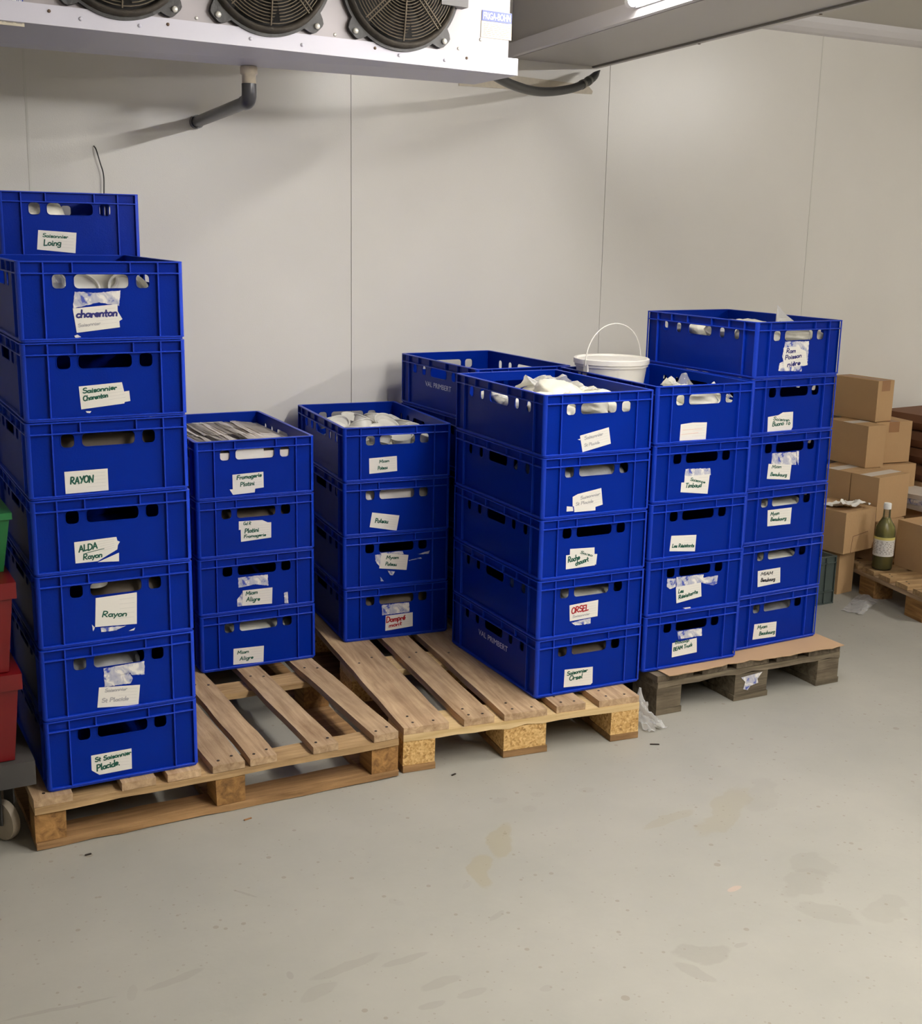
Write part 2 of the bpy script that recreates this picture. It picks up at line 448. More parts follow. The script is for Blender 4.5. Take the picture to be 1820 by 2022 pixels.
def smooth_path(pts, n=8):
    pts = [Vector(p) for p in pts]
    P = [pts[0] * 2 - pts[1]] + pts + [pts[-1] * 2 - pts[-2]]
    out = []
    for i in range(1, len(P) - 2):
        for k in range(n):
            t = k / n
            a, b, c, d = P[i - 1], P[i], P[i + 1], P[i + 2]
            out.append(0.5 * ((2 * b) + (c - a) * t + (2 * a - 5 * b + 4 * c - d) * t * t + (3 * b - a - 3 * c + d) * t ** 3))
    out.append(pts[-1])
    return out

def rrect(x0, x1, z0, z1, r, n=4):
    out = []
    for cx, cz, a0 in ((x1 - r, z1 - r, 0), (x0 + r, z1 - r, PI / 2), (x0 + r, z0 + r, PI), (x1 - r, z0 + r, 1.5 * PI)):
        for i in range(n + 1):
            a = a0 + PI / 2 * i / n
            out.append((cx + r * math.cos(a), cz + r * math.sin(a)))
    return out

def plate(outer, holes, t):
    """flat plate with holes, lying in local XZ, thickness t around y = 0"""
    cu = bpy.data.curves.new('p', 'CURVE'); cu.dimensions = '2D'; cu.fill_mode = 'BOTH'; cu.extrude = t / 2
    for pts in [outer] + holes:
        sp = cu.splines.new('POLY'); sp.points.add(len(pts) - 1)
        for i, p in enumerate(pts): sp.points[i].co = (p[0], p[1], 0, 1)
        sp.use_cyclic_u = True
    o = bpy.data.objects.new('tmp', cu)
    me = bpy.data.meshes.new_from_object(o)
    bpy.data.objects.remove(o); bpy.data.curves.remove(cu)
    me.transform(Matrix.Rotation(PI / 2, 4, 'X'))
    return me

def text_mesh(s, size, ext=0.0004, bold=0.0, shear=0.0, spacing=1.0):
    cu = bpy.data.curves.new('t', 'FONT'); cu.body = s; cu.size = size; cu.extrude = ext; cu.offset = bold
    cu.shear = shear; cu.space_character = spacing
    o = bpy.data.objects.new('tmp', cu)
    me = bpy.data.meshes.new_from_object(o)
    bpy.data.objects.remove(o); bpy.data.curves.remove(cu)
    me.transform(Matrix.Rotation(PI / 2, 4, 'X'))
    return me

# ------------------------------------------------------------------ handwriting
def arc(cx, cy, rx, ry, a0, a1, n=7):
    return [(cx + rx * math.cos(math.radians(a0 + (a1 - a0) * i / n)), cy + ry * math.sin(math.radians(a0 + (a1 - a0) * i / n))) for i in range(n + 1)]
GL = {
 'a': (.5, [arc(.22, .24, .19, .24, 40, 360), [(.41, .48), (.41, .08), (.48, 0)]]),
 'b': (.48, [[(.06, 1), (.06, 0)], arc(.22, .24, .18, .24, 150, -150)]),
 'c': (.42, [arc(.24, .24, .2, .24, 50, 310)]),
 'd': (.5, [arc(.22, .24, .19, .24, 40, 360), [(.42, 1), (.42, .05), (.48, 0)]]),
 'e': (.44, [[(.05, .24), (.38, .28)] + arc(.22, .26, .18, .24, 10, 320)]),
 'g': (.48, [arc(.22, .24, .19, .24, 40, 360), [(.41, .48), (.41, -.2)] + arc(.24, -.22, .17, .14, 0, -160)]),
 'h': (.48, [[(.06, 1), (.06, 0)], [(.06, .3)] + arc(.23, .32, .15, .16, 150, 0) + [(.38, 0)]]),
 'i': (.24, [[(.1, .48), (.1, .05), (.18, 0)], [(.1, .68), (.13, .72)]]),
 'k': (.44, [[(.06, 1), (.06, 0)], [(.36, .48), (.08, .2), (.38, 0)]]),
 'l': (.26, [[(.1, 1), (.1, .08), (.2, 0)]]),
 'm': (.66, [[(.06, .48), (.06, 0)], [(.06, .3)] + arc(.18, .34, .11, .14, 150, 0) + [(.3, 0)], [(.3, .3)] + arc(.43, .34, .12, .14, 150, 0) + [(.56, .0)]]),
 'n': (.48, [[(.06, .48), (.06, 0)], [(.06, .3)] + arc(.23, .33, .15, .15, 150, 0) + [(.38, 0)]]),
 'o': (.46, [arc(.22, .24, .19, .24, 90, 450, 10)]),
 'p': (.48, [[(.06, .48), (.06, -.35)], arc(.22, .24, .18, .24, 150, -150)]),
 'r': (.36, [[(.07, .48), (.07, 0)], [(.07, .3)] + arc(.2, .32, .13, .15, 150, 40)]),
 's': (.4, [arc(.2, .36, .15, .12, 40, 250) + arc(.2, .12, .16, .12, 80, -140)]),
 't': (.36, [[(.15, .85), (.15, .08), (.28, 0)], [(.02, .5), (.3, .52)]]),
 'u': (.48, [[(.06, .48)] + arc(.21, .16, .15, .16, 180, 340) + [(.38, .48), (.38, .04), (.46, 0)]]),
 'v': (.42, [[(.03, .48), (.19, 0), (.36, .48)]]),
 'y': (.46, [[(.04, .48), (.2, .06)], [(.4, .48), (.14, -.35)]]),
 'A': (.62, [[(0, 0), (.28, 1), (.54, 0)], [(.1, .36), (.48, .38)]]),
 'B': (.58, [[(.06, 0), (.06, 1)] + arc(.2, .76, .24, .24, 90, -90) + arc(.2, .26, .3, .26, 90, -100)]),
 'C': (.6, [arc(.34, .5, .3, .5, 50, 310)]),
 'D': (.64, [[(.06, 0), (.06, 1)] + arc(.14, .5, .42, .5, 90, -90) + [(.04, 0)]]),
 'E': (.52, [[(.46, 1), (.06, .98), (.06, 0), (.46, .02)], [(.06, .52), (.38, .54)]]),
 'F': (.52, [[(.5, 1), (.06, .96), (.06, 0)], [(.06, .52), (.4, .56)]]),
 'G': (.64, [arc(.34, .5, .3, .5, 50, 330) + [(.6, .42), (.36, .44)]]),
 'I': (.22, [[(.1, 1), (.1, 0)]]),
 'L': (.5, [[(.06, 1), (.06, 0), (.44, .04)]]),
 'M': (.74, [[(.04, 0), (.1, 1), (.34, .3), (.6, 1), (.66, 0)]]),
 'N': (.64, [[(.06, 0), (.06, 1), (.52, 0), (.54, 1.05)]]),
 'O': (.66, [arc(.32, .5, .28, .5, 90, 450, 12)]),
 'P': (.54, [[(.06, 0), (.06, 1)] + arc(.2, .74, .28, .26, 90, -110)]),
 'R': (.6, [[(.06, 0), (.06, 1)] + arc(.2, .74, .26, .26, 90, -100) + [(.12, .48), (.52, 0)]]),
 'S': (.54, [arc(.28, .76, .22, .24, 40, 260) + arc(.26, .26, .24, .26, 80, -150)]),
 'T': (.56, [[(.0, 1), (.54, 1.02)], [(.26, 1), (.26, 0)]]),
 'X': (.56, [[(.04, 1), (.5, 0)], [(.5, 1), (.04, 0)]]),
 'Y': (.56, [[(.02, 1), (.26, .5)], [(.52, 1.04), (.18, 0)]]),
 '.': (.2, [[(.08, .02), (.12, .02)]]),
 ' ': (.34, []),
}
GL['é'] = (.44, GL['e'][1] + [[(.2, .6), (.34, .78)]])
GL['è'] = (.44, GL['e'][1] + [[(.34, .6), (.18, .78)]])

def handwriting(s, p0, p1, h, y, rng):
    """marker strokes on the plane y, baseline p0 -> p1 (x, z), capital height h"""
    bold = 1.0
    ax, az = p1[0] - p0[0], p1[1] - p0[1]
    L = math.hypot(ax, az); ux, uz = ax / L, az / L
    bm = bmesh.new()
    r = max(0.0008, min(0.0021, h * 0.10))
    strokes = []
    if s == '_':
        strokes = [[(L * t, h * .12 * math.sin(3.0 * t)) for t in (0, .2, .4, .6, .8, 1)]]
    else:
        W = sum(GL[c][0] for c in s)
        k = L / W
        x = 0
        for c in s:
            w, sts = GL[c]
            dy = rng.uniform(-.05, .05) * h
            for st in sts:
                strokes.append([((x + px + py * .12) * k, py * h * (.8 if len(s) > 8 else .95) + dy) for px, py in st])
            x += w
    for st in strokes:
        pts = [(p0[0] + ux * a - uz * b, p0[1] + uz * a + ux * b) for a, b in st]
        for (a, b), (c, d) in zip(pts, pts[1:]):
            l = math.hypot(c - a, d - b)
            if l < 1e-6: continue
            nx, nz = -(d - b) / l * r, (c - a) / l * r
            ex, ez = (c - a) / l * r * .6, (d - b) / l * r * .6
            prism(bm, [(a - ex + nx, b - ez + nz), (a - ex - nx, b - ez - nz), (c + ex - nx, d + ez - nz), (c + ex + nx, d + ez + nz)], -0.00025 - rng.random() * 5e-5, y)
    return mesh(bm)
STICKERS = {
 'K8': ([('w',[[0.1075,0.0835],[0.2152,0.0773],[0.2094,0.018],[0.1013,0.0278]])],[('Saisonnier',[0.118,0.0642],[0.19,0.0598],0.0124,'green'),('Loing',[0.1201,0.0394],[0.1695,0.0399],0.0177,'green')]),
 'L7': ([('t',[[0.1354,0.1203],[0.1876,0.1169],[0.2451,0.1226],[0.2404,0.0847],[0.1926,0.0943],[0.1296,0.0801]]),('w',[[0.129,0.0801],[0.236,0.0893],[0.2359,0.072],[0.2466,0.0526],[0.2388,0.0482],[0.2397,0.0329],[0.1354,0.0214]]),('w',[[0.1292,0.0146],[0.1367,0.0174],[0.1453,0.0112],[0.1318,0.0085]])],[('charenton',[0.1358,0.0575],[0.2349,0.062],0.0225,'navy'),('Saisonnier',[0.1391,0.0355],[0.1931,0.0405],0.0096,'faint')]),
 'L6': ([('w',[[0.1333,0.084],[0.2384,0.0905],[0.243,0.0668],[0.2555,0.0684],[0.2575,0.0425],[0.2434,0.0407],[0.2423,0.037],[0.1365,0.0273]]),('w',[[0.1468,0.0224],[0.1604,0.0217],[0.1572,0.0172],[0.1496,0.0182]])],[('Saisonnier',[0.1415,0.0667],[0.2254,0.0732],0.0148,'green'),('Charenton',[0.1421,0.0481],[0.2031,0.0552],0.0148,'green')]),
 'L5': ([('w',[[0.0884,0.0673],[0.1942,0.0682],[0.194,0.0121],[0.0888,0.0114]])],[('RAYON',[0.1013,0.0346],[0.1582,0.0369],0.0177,'green')]),
 'L4': ([('w',[[0.1014,0.0799],[0.2067,0.0834],[0.2086,0.0734],[0.215,0.0696],[0.2093,0.061],[0.2076,0.0503],[0.1572,0.0244],[0.1023,0.0245]]),('w',[[0.1571,0.022],[0.2114,0.0413],[0.2104,0.0185]])],[('ALDA',[0.1123,0.053],[0.1588,0.0593],0.0166,'green'),('_',[0.1279,0.0482],[0.1747,0.0554],0.0061,'green'),('Rayon',[0.1213,0.0321],[0.1693,0.0345],0.0152,'green')]),
 'L3': ([('w',[[0.1474,0.1207],[0.2524,0.1232],[0.2489,0.0378],[0.1425,0.0437]]),('t',[[0.1562,0.0396],[0.2232,0.0366],[0.1958,0.0277],[0.1572,0.0284]]),('t',[[0.1347,0.052],[0.1416,0.0432],[0.1367,0.0329]]),('w',[[0.2271,0.0217],[0.244,0.0282],[0.2407,0.0214]])],[('Rayon',[0.1605,0.0683],[0.2243,0.0628],0.0156,'green')]),
 'L2': ([('t',[[0.159,0.1228],[0.265,0.1271],[0.2641,0.0895],[0.2314,0.093],[0.216,0.1128],[0.2327,0.0841],[0.2272,0.071],[0.1592,0.0717]]),('w',[[0.1449,0.0724],[0.2509,0.0629],[0.2443,0.0066],[0.1381,0.0177]])],[('Saisonnier',[0.1586,0.058],[0.2167,0.0535],0.011,'faint'),('St Placide',[0.1493,0.03],[0.2188,0.0261],0.0131,'faint')]),
 'L1': ([('w',[[0.1152,0.0801],[0.2206,0.0807],[0.2196,0.0227],[0.1341,0.022],[0.1148,0.0384]])],[('St Saisonnier',[0.1239,0.0597],[0.219,0.0649],0.0147,'green'),('Placide.',[0.1276,0.0341],[0.1882,0.0408],0.0183,'green')]),
 'M4': ([('w',[[0.1124,0.0319],[0.198,0.0276],[0.1963,0.0158],[0.1238,0.0131]]),('w',[[0.123,0.0794],[0.2264,0.0824],[0.2269,0.0301],[0.1231,0.0226]])],[('Fromagerie',[0.1367,0.062],[0.2204,0.0677],0.016,'green'),('Platini',[0.1481,0.0385],[0.1958,0.041],0.0142,'green')]),
 'M3': ([('w',[[0.1407,0.1164],[0.2201,0.1141],[0.237,0.1053],[0.2368,0.0932],[0.1401,0.0877]]),('w',[[0.1463,0.1087],[0.2501,0.1041],[0.2493,0.0522],[0.1464,0.0472]])],[('Platini',[0.159,0.0754],[0.2073,0.0766],0.0153,'green'),('Fromagerie',[0.1562,0.0588],[0.2313,0.0598],0.0125,'green'),('Gd R',[0.1548,0.1032],[0.1812,0.1022],0.0105,'green')]),
 'M2': ([('t',[[0.1355,0.1198],[0.2363,0.1198],[0.2381,0.0811],[0.1941,0.0911],[0.1366,0.0854]]),('t',[[0.1299,0.0445],[0.1474,0.067],[0.1464,0.0218],[0.1308,0.0213]]),('w',[[0.1499,0.0741],[0.2519,0.0735],[0.2495,0.0176],[0.1464,0.0218]]),('t',[[0.2923,0.0499],[0.3049,0.0519],[0.3069,0.0106],[0.2928,0.0148]]),('t',[[0.2319,0.0083],[0.3018,0.0107],[0.2992,0.005],[0.2329,0.0047]])],[('Miam',[0.1593,0.0567],[0.2008,0.0577],0.0138,'green'),('Aligre',[0.1612,0.0348],[0.2077,0.0341],0.0148,'green')]),
 'M1': ([('w',[[0.1124,0.0693],[0.2171,0.0662],[0.2146,0.0093],[0.1102,0.0135]])],[('Miam',[0.1246,0.049],[0.1649,0.0493],0.012,'green'),('Aligre',[0.1324,0.0263],[0.1792,0.0261],0.013,'green')]),
 'N4': ([('w',[[0.0954,0.0821],[0.1978,0.0857],[0.1993,0.032],[0.0966,0.0273]])],[('Miam',[0.1324,0.0636],[0.17,0.0663],0.0117,'green'),('Poteau',[0.1275,0.0399],[0.1635,0.0421],0.0128,'green')]),
 'N3': ([('w',[[0.108,0.082],[0.2096,0.0638],[0.1998,0.0091],[0.0987,0.0295]])],[('Poteau',[0.1182,0.0444],[0.1669,0.0396],0.0163,'green')]),
 'N2': ([('t',[[0.1382,0.1268],[0.2232,0.1262],[0.229,0.1135],[0.1438,0.1208]]),('w',[[0.1438,0.1247],[0.2462,0.1092],[0.2393,0.054],[0.1356,0.069]]),('t',[[0.1202,0.1201],[0.1438,0.1208],[0.1356,0.0773],[0.1214,0.0979]]),('t',[[0.2464,0.0897],[0.2924,0.0969],[0.2983,0.0919],[0.2493,0.0866]]),('t',[[0.2807,0.1091],[0.3281,0.119],[0.3242,0.1082],[0.2981,0.1076]]),('t',[[0.1668,0.0589],[0.1952,0.0524],[0.1868,0.0392],[0.1754,0.0431]]),('t',[[0.1386,0.0381],[0.1528,0.0201],[0.1415,0.0211]])],[('Myam',[0.1609,0.1016],[0.2091,0.0974],0.0133,'green'),('Poteau',[0.1582,0.078],[0.2008,0.0725],0.0133,'green')]),
 'N1': ([('t',[[0.1447,0.1248],[0.248,0.1244],[0.2512,0.0882],[0.146,0.0863]]),('w',[[0.1592,0.0826],[0.2629,0.0853],[0.2634,0.0326],[0.1578,0.026]])],[('Dampré',[0.161,0.0569],[0.2341,0.0615],0.0216,'red'),('mont',[0.1709,0.0371],[0.221,0.0418],0.0159,'red')]),
 'C5': ([('w',[[0.1344,0.0621],[0.2385,0.0823],[0.2487,0.0305],[0.1462,0.0098]]),('w',[[0.1261,0.0507],[0.1357,0.0523],[0.1359,0.0475]])],[('Saisonnier',[0.1507,0.0485],[0.2183,0.059],0.0131,'faint'),('St Placide',[0.1517,0.0266],[0.2068,0.0334],0.0109,'faint')]),
 'C4': ([('w',[[0.1147,0.0653],[0.1334,0.073],[0.2186,0.0855],[0.2267,0.0318],[0.2,0.0266],[0.2006,0.0153],[0.1233,0.0164],[0.1203,0.0352],[0.1161,0.0356]]),('w',[[0.0948,0.0374],[0.1162,0.0338],[0.1189,0.0205],[0.0943,0.0208]])],[('Saisonnier',[0.1428,0.0549],[0.2154,0.0638],0.0119,'faint'),('St Placide',[0.1266,0.0366],[0.1906,0.0423],0.0119,'faint')]),
 'C3': ([('w',[[0.1138,0.0927],[0.2042,0.0887],[0.2053,0.067],[0.2157,0.0659],[0.2128,0.0314],[0.1135,0.0705]]),('w',[[0.0996,0.0739],[0.2036,0.0733],[0.2082,0.0298],[0.1007,0.0281]])],[('Roche',[0.1075,0.0501],[0.151,0.0552],0.0183,'green'),('chouart',[0.1357,0.0365],[0.1839,0.0468],0.0171,'green'),('Saiso',[0.15,0.0756],[0.1973,0.0596],0.0089,'green')]),
 'C2': ([('t',[[0.1306,0.0427],[0.2015,0.0501],[0.2015,0.0312],[0.145,0.0324]]),('w',[[0.1199,0.102],[0.2274,0.1074],[0.2274,0.053],[0.1233,0.049]])],[('ORSEL',[0.1277,0.0733],[0.192,0.0785],0.02,'red'),('Saisonnier',[0.1321,0.0591],[0.1976,0.0619],0.01,'faint')]),
 'C1': ([('w',[[0.111,0.081],[0.2176,0.0757],[0.219,0.0206],[0.2121,0.0152],[0.1099,0.0214]])],[('Saisonnier',[0.1199,0.0602],[0.1977,0.0628],0.0154,'green'),('Orsel',[0.1287,0.0419],[0.1797,0.0425],0.0162,'green')]),
 'D5': ([('w',[[0.1069,0.0647],[0.1556,0.0684],[0.2131,0.0661],[0.2123,0.0099],[0.1057,0.0108]])],[('_',[0.1161,0.0452],[0.1938,0.0451],0.0051,'pale_red'),('_',[0.112,0.0307],[0.1791,0.0331],0.005,'pale_red')]),
 'E6': ([('t',[[0.1388,0.1247],[0.2491,0.123],[0.2506,0.04],[0.2244,0.0365],[0.2245,0.0197],[0.1169,0.0253],[0.12,0.0514],[0.1371,0.0573],[0.1293,0.075]]),('w',[[0.1322,0.1032],[0.1911,0.1058],[0.2378,0.089],[0.2494,0.04],[0.1394,0.0353]])],[('Ram',[0.146,0.0845],[0.1902,0.0861],0.0157,'navy'),('Poisson',[0.1424,0.0624],[0.2191,0.0685],0.0157,'navy'),('nière',[0.155,0.0383],[0.2158,0.0435],0.0184,'navy')]),
 'E5': ([('w',[[0.0878,0.0609],[0.1358,0.0648],[0.1557,0.0734],[0.2037,0.073],[0.2066,0.0188],[0.1989,0.0058],[0.0902,0.0082]])],[('Saisonn',[0.1108,0.0493],[0.1893,0.0392],0.0116,'green'),('Buono To',[0.11,0.028],[0.1934,0.0291],0.0161,'green')]),
 'D4': ([('t',[[0.1362,0.1084],[0.237,0.1037],[0.242,0.0804],[0.1338,0.0833]]),('w',[[0.1338,0.0833],[0.2373,0.0843],[0.2328,0.0171],[0.1205,0.0312],[0.1218,0.064],[0.1334,0.0631]])],[('Saisonne',[0.1562,0.069],[0.2192,0.054],0.0102,'green'),('Timbaud',[0.1384,0.0455],[0.2046,0.0424],0.0153,'green')]),
 'D3': ([('w',[[0.095,0.079],[0.1986,0.0726],[0.1967,0.0155],[0.0907,0.0264]])],[('Les Résistants',[0.1003,0.0388],[0.1911,0.0317],0.0146,'green')]),
 'D2': ([('t',[[0.125,0.1268],[0.2381,0.1235],[0.239,0.0953],[0.1277,0.0897]]),('t',[[0.2358,0.1116],[0.2995,0.1134],[0.2986,0.0857],[0.283,0.0795],[0.2373,0.0928]]),('t',[[0.0869,0.1259],[0.1223,0.1219],[0.1244,0.0927],[0.1,0.0877],[0.087,0.0971]]),('w',[[0.1245,0.0912],[0.2288,0.0965],[0.2346,0.0462],[0.1305,0.034]]),('w',[[0.1581,0.0146],[0.1895,0.0144],[0.1932,0.0075],[0.171,0.0092]])],[('Les',[0.1354,0.0688],[0.1572,0.0694],0.0149,'green'),('Résistants',[0.1382,0.0473],[0.2176,0.0605],0.016,'green')]),
 'D1': ([('t',[[0.142,0.1275],[0.2456,0.1244],[0.249,0.0968],[0.1505,0.0968]]),('w',[[0.1243,0.087],[0.227,0.0917],[0.231,0.0394],[0.1254,0.0357]])],[('Biocoop',[0.1359,0.0816],[0.1958,0.0835],0.012,'green'),('BEAM Truck',[0.1301,0.0571],[0.2099,0.0653],0.0153,'green')]),
 'E4': ([('t',[[0.1192,0.1257],[0.2326,0.1227],[0.2376,0.0766],[0.12,0.0831]]),('t',[[0.2338,0.1253],[0.2453,0.1245],[0.2488,0.0731],[0.2373,0.0928]]),('w',[[0.1054,0.0896],[0.2145,0.0784],[0.211,0.0248],[0.1023,0.0366]])],[('Miam',[0.121,0.0729],[0.167,0.0704],0.0118,'green'),('Beaubourg',[0.1167,0.0472],[0.1953,0.038],0.015,'green')]),
 'E3': ([('w',[[0.1173,0.116],[0.2313,0.1159],[0.2306,0.0556],[0.1211,0.0575]])],[('Myam',[0.1313,0.0957],[0.1739,0.0958],0.0131,'green'),('Beaubourg',[0.1334,0.0753],[0.2085,0.0732],0.0154,'green')]),
 'E2': ([('w',[[0.0924,0.091],[0.1995,0.0918],[0.204,0.0353],[0.0969,0.0312]])],[('MIAM',[0.107,0.0726],[0.1643,0.0699],0.0123,'black'),('Beaubourg',[0.1093,0.049],[0.1776,0.0459],0.0158,'black')]),
 'E1': ([('w',[[0.0961,0.0861],[0.2032,0.0818],[0.2033,0.0247],[0.0923,0.029]])],[('Myam',[0.1109,0.0658],[0.1592,0.0649],0.0138,'green'),('Beaubourg',[0.1219,0.041],[0.1982,0.0386],0.0161,'green')]),
}
# ------------------------------------------------------------------ the room
WY, CZ = 4.488, 2.552
FX0, FX1, FY0 = -2.5, 7.2, -3.2
def struct(name, bm, m, parent=None, **k):
    o = link(name, mesh(bm), m, parent)
    o['kind'] = 'structure'
    return o
bm = bmesh.new(); box(bm, FX0 - .1, FX1 + .1, FY0 - .1, WY + .12, -.1, 0); struct('floor', bm, M['floor'])
bm = bmesh.new(); box(bm, FX0 - .1, FX1 + .1, FY0 - .1, WY + .12, CZ, CZ + .1); struct('ceiling', bm, M['ceiling'])
# back wall: sandwich panels 1.18 m wide with open joints
bm = bmesh.new()
s0 = 0.7595
edges = [s0 + 1.18 * i for i in range(-3, 7)]
for a, b_ in zip(edges, edges[1:]):
    if b_ < FX0 or a > FX1: continue
    box(bm, max(a, FX0) + .0012, min(b_, FX1) - .0012, WY, WY + .06, 0, CZ)
bevel_all(bm, .0015, 1)
box(bm, FX0, FX1, WY + .005, WY + .1, 0, CZ, 1)
w = link('wall_back', mesh(bm), [M['wall'], M['groove']]); w['kind'] = 'structure'
for i, x in enumerate((s0, s0 + 1.18 * 3)):
    bm = bmesh.new(); box(bm, x - .004, x + .004, WY - .0012, WY + .002, 0, CZ - .07)
    o = struct('trim_%d' % (i + 1), bm, M['caulk'])
bm = bmesh.new(); box(bm, FX1, FX1 + .1, FY0, WY, 0, CZ); struct('wall_right', bm, M['wall'])
bm = bmesh.new(); box(bm, FX0 - .1, FX0, FY0, WY, 0, CZ); struct('wall_left', bm, M['wall'])
bm = bmesh.new(); box(bm, FX0, FX1, FY0 - .1, FY0, 0, CZ); struct('wall_front', bm, M['wall'])
# coved trim where the wall meets the ceiling
bm = bmesh.new()
pts = [(WY + .001, CZ + .001), (WY + .001, CZ - .068)] + [(WY - .068 * math.sin(a) * 1.0, CZ - .068 + .068 * (1 - math.cos(a))) for a in (0.05, .4, .8, 1.2, PI / 2)]
prism(bm, pts, FX1 - 3.06, 3.06, plane='yz')
o = struct('trim_3', bm, M['batten'])
# strip of old board on the wall behind the cooler
bm = bmesh.new()
prism(bm, [(2.40, 2.139), (3.029, 2.148), (3.033, 2.160), (3.006, 2.183), (2.663, 2.194), (2.40, 2.190)], -.004, WY)
o = struct('trim_4', bm, M['beigeplate'])
# duct beam under the ceiling: runs from the wall over the camera's right
BD = Vector((-.135, -1, 0)).normalized(); BN = Vector((1, -.135, 0)).normalized()
BL = Vector((2.637, WY - .002, 2.254))
def bp(a, s, z): return BL + BD * a + BN * s + Vector((0, 0, z))
def beam_box(bm, a0, a1, s0, s1, z0, z1, clip=True):
    vs = []
    for z in (z0, z1):
        for a, s in ((a0, s0), (a0, s1), (a1, s1), (a1, s0)):
            p = bp(a, s, z)
            if a == 0: p.y = WY - .002; 
            vs.append(bm.verts.new(p))
    for f in ((0, 3, 2, 1), (4, 5, 6, 7), (0, 1, 5, 4), (1, 2, 6, 5), (2, 3, 7, 6), (3, 0, 4, 7)):
        bm.faces.new([vs[i] for i in f])
bm = bmesh.new()
beam_box(bm, 0, 6.6, 0, .405, .004, CZ - 2.254 - .002)
beam_box(bm, 0, 6.6, .398, .418, -.004, .03)
bevel_all(bm, .003, 1)
o = struct('ceiling_beam', bm, M['beam'])
bm = bmesh.new()
beam_box(bm, 0, 6.6, .392, .3975, -.0015, .01)
g = link('shadow_joint', mesh(bm), M['groove'], o)
bm = bmesh.new()
for a in (.75, 1.45, 2.15):
    c = bp(a, .409, -.004); lathe(bm, [(.005, -.002), (.005, .002)], 10, c)
g = link('screw', mesh(bm), M['rust'], o)

# trunking that carries the tubes, full length of the beam's left side
bm = bmesh.new()
beam_box(bm, 0, 6.6, -.026, -.001, .006, .058)
bevel_all(bm, .003, 2)
g = link('trunking', mesh(bm), M['batten'], o)

# tube lights on the side of the beam
def tube_light(a0, label, power=0.75, L=1.5, s=-.052, zc=.050):
    p = bp(a0, s, 0)
    t = thing('tube_light', (p.x, p.y, p.z), 0, label, 'light', 'tube lights along the ceiling beam')
    inv = Matrix.Translation((-p.x, -p.y, -p.z))
    bm = bmesh.new(); beam_box(bm, a0 - .02, a0 + L + .02, -.036, -.0265, .032, .066)
    me = mesh(bm); me.transform(inv); link('housing', me, M['batten'], t)
    pts = [bp(a0 + .0, s, zc) - p, bp(a0 + L, s, zc) - p]
    link('tube', tube_mesh(pts, .0145, 6), TUBES[power], t)
    for a in (a0 - .008, a0 + L + .008):
        pp = [bp(a - .012, s, zc) - p, bp(a + .012, s, zc) - p]
        link('end_cap', tube_mesh(pp, .018, 5), M['white'], t)
    return t
tube_light(1.1, 'glowing fluorescent tube on the side of the grey ceiling beam, top right of view')
tube_light(2.75, 'glowing tube further along the ceiling beam, overhead and outside the photo', 2.0)
# second row of tubes under the ceiling, to the right and over the aisle
def ceiling_tube(x, y, label, power, L=1.5, along='y'):
    t = thing('tube_light', (x, y, CZ), 0, label, 'light', 'tube lights under the ceiling')
    d = Vector((0, 1, 0)) if along == 'y' else Vector((1, 0, 0))
    n = Vector((1, 0, 0)) if along == 'y' else Vector((0, 1, 0))
    bm = bmesh.new()
    a = d * (-L / 2) - n * .04; b_ = d * (L / 2) + n * .04
    box(bm, a.x, b_.x, a.y, b_.y, -.04, -.001); link('housing', mesh(bm), M['batten'], t)
    link('tube', tube_mesh([d * (-L / 2 + .03) + Vector((0, 0, -.06)), d * (L / 2 - .03) + Vector((0, 0, -.06))], .0145, 6), TUBES[power], t)
    return t
ceiling_tube(5.4, 1.6, 'tube light on the ceiling near the far right boxes, outside the photo', 1.75)
ceiling_tube(2.75, -.5, 'tube light on the ceiling just right of the beam, behind the camera', 1.9)

# ------------------------------------------------------------------ evaporator cooler
TILT = math.radians(.95)
cooler = thing('evaporator_cooler', (1.0, 3.496, 2.10), 0, 'white wall-high evaporator cooler with three black fans above the left stacks', 'cooler')
cooler.rotation_euler = (0, TILT, 0)
def cl(x, z):   # world front-plane coordinates -> cooler frame (y handled apart)
    dx, dz = x - 1.0, z - 2.10
    return (dx * math.cos(TILT) - dz * math.sin(TILT), dx * math.sin(TILT) + dz * math.cos(TILT))
x0, x1 = -.93, 1.045
ztop = .40
bm = bmesh.new()
box(bm, x0, x1, .006, .30, .024, ztop)
bevel_all(bm, .004, 2)
link('casing', mesh(bm), M['cooler'], cooler)
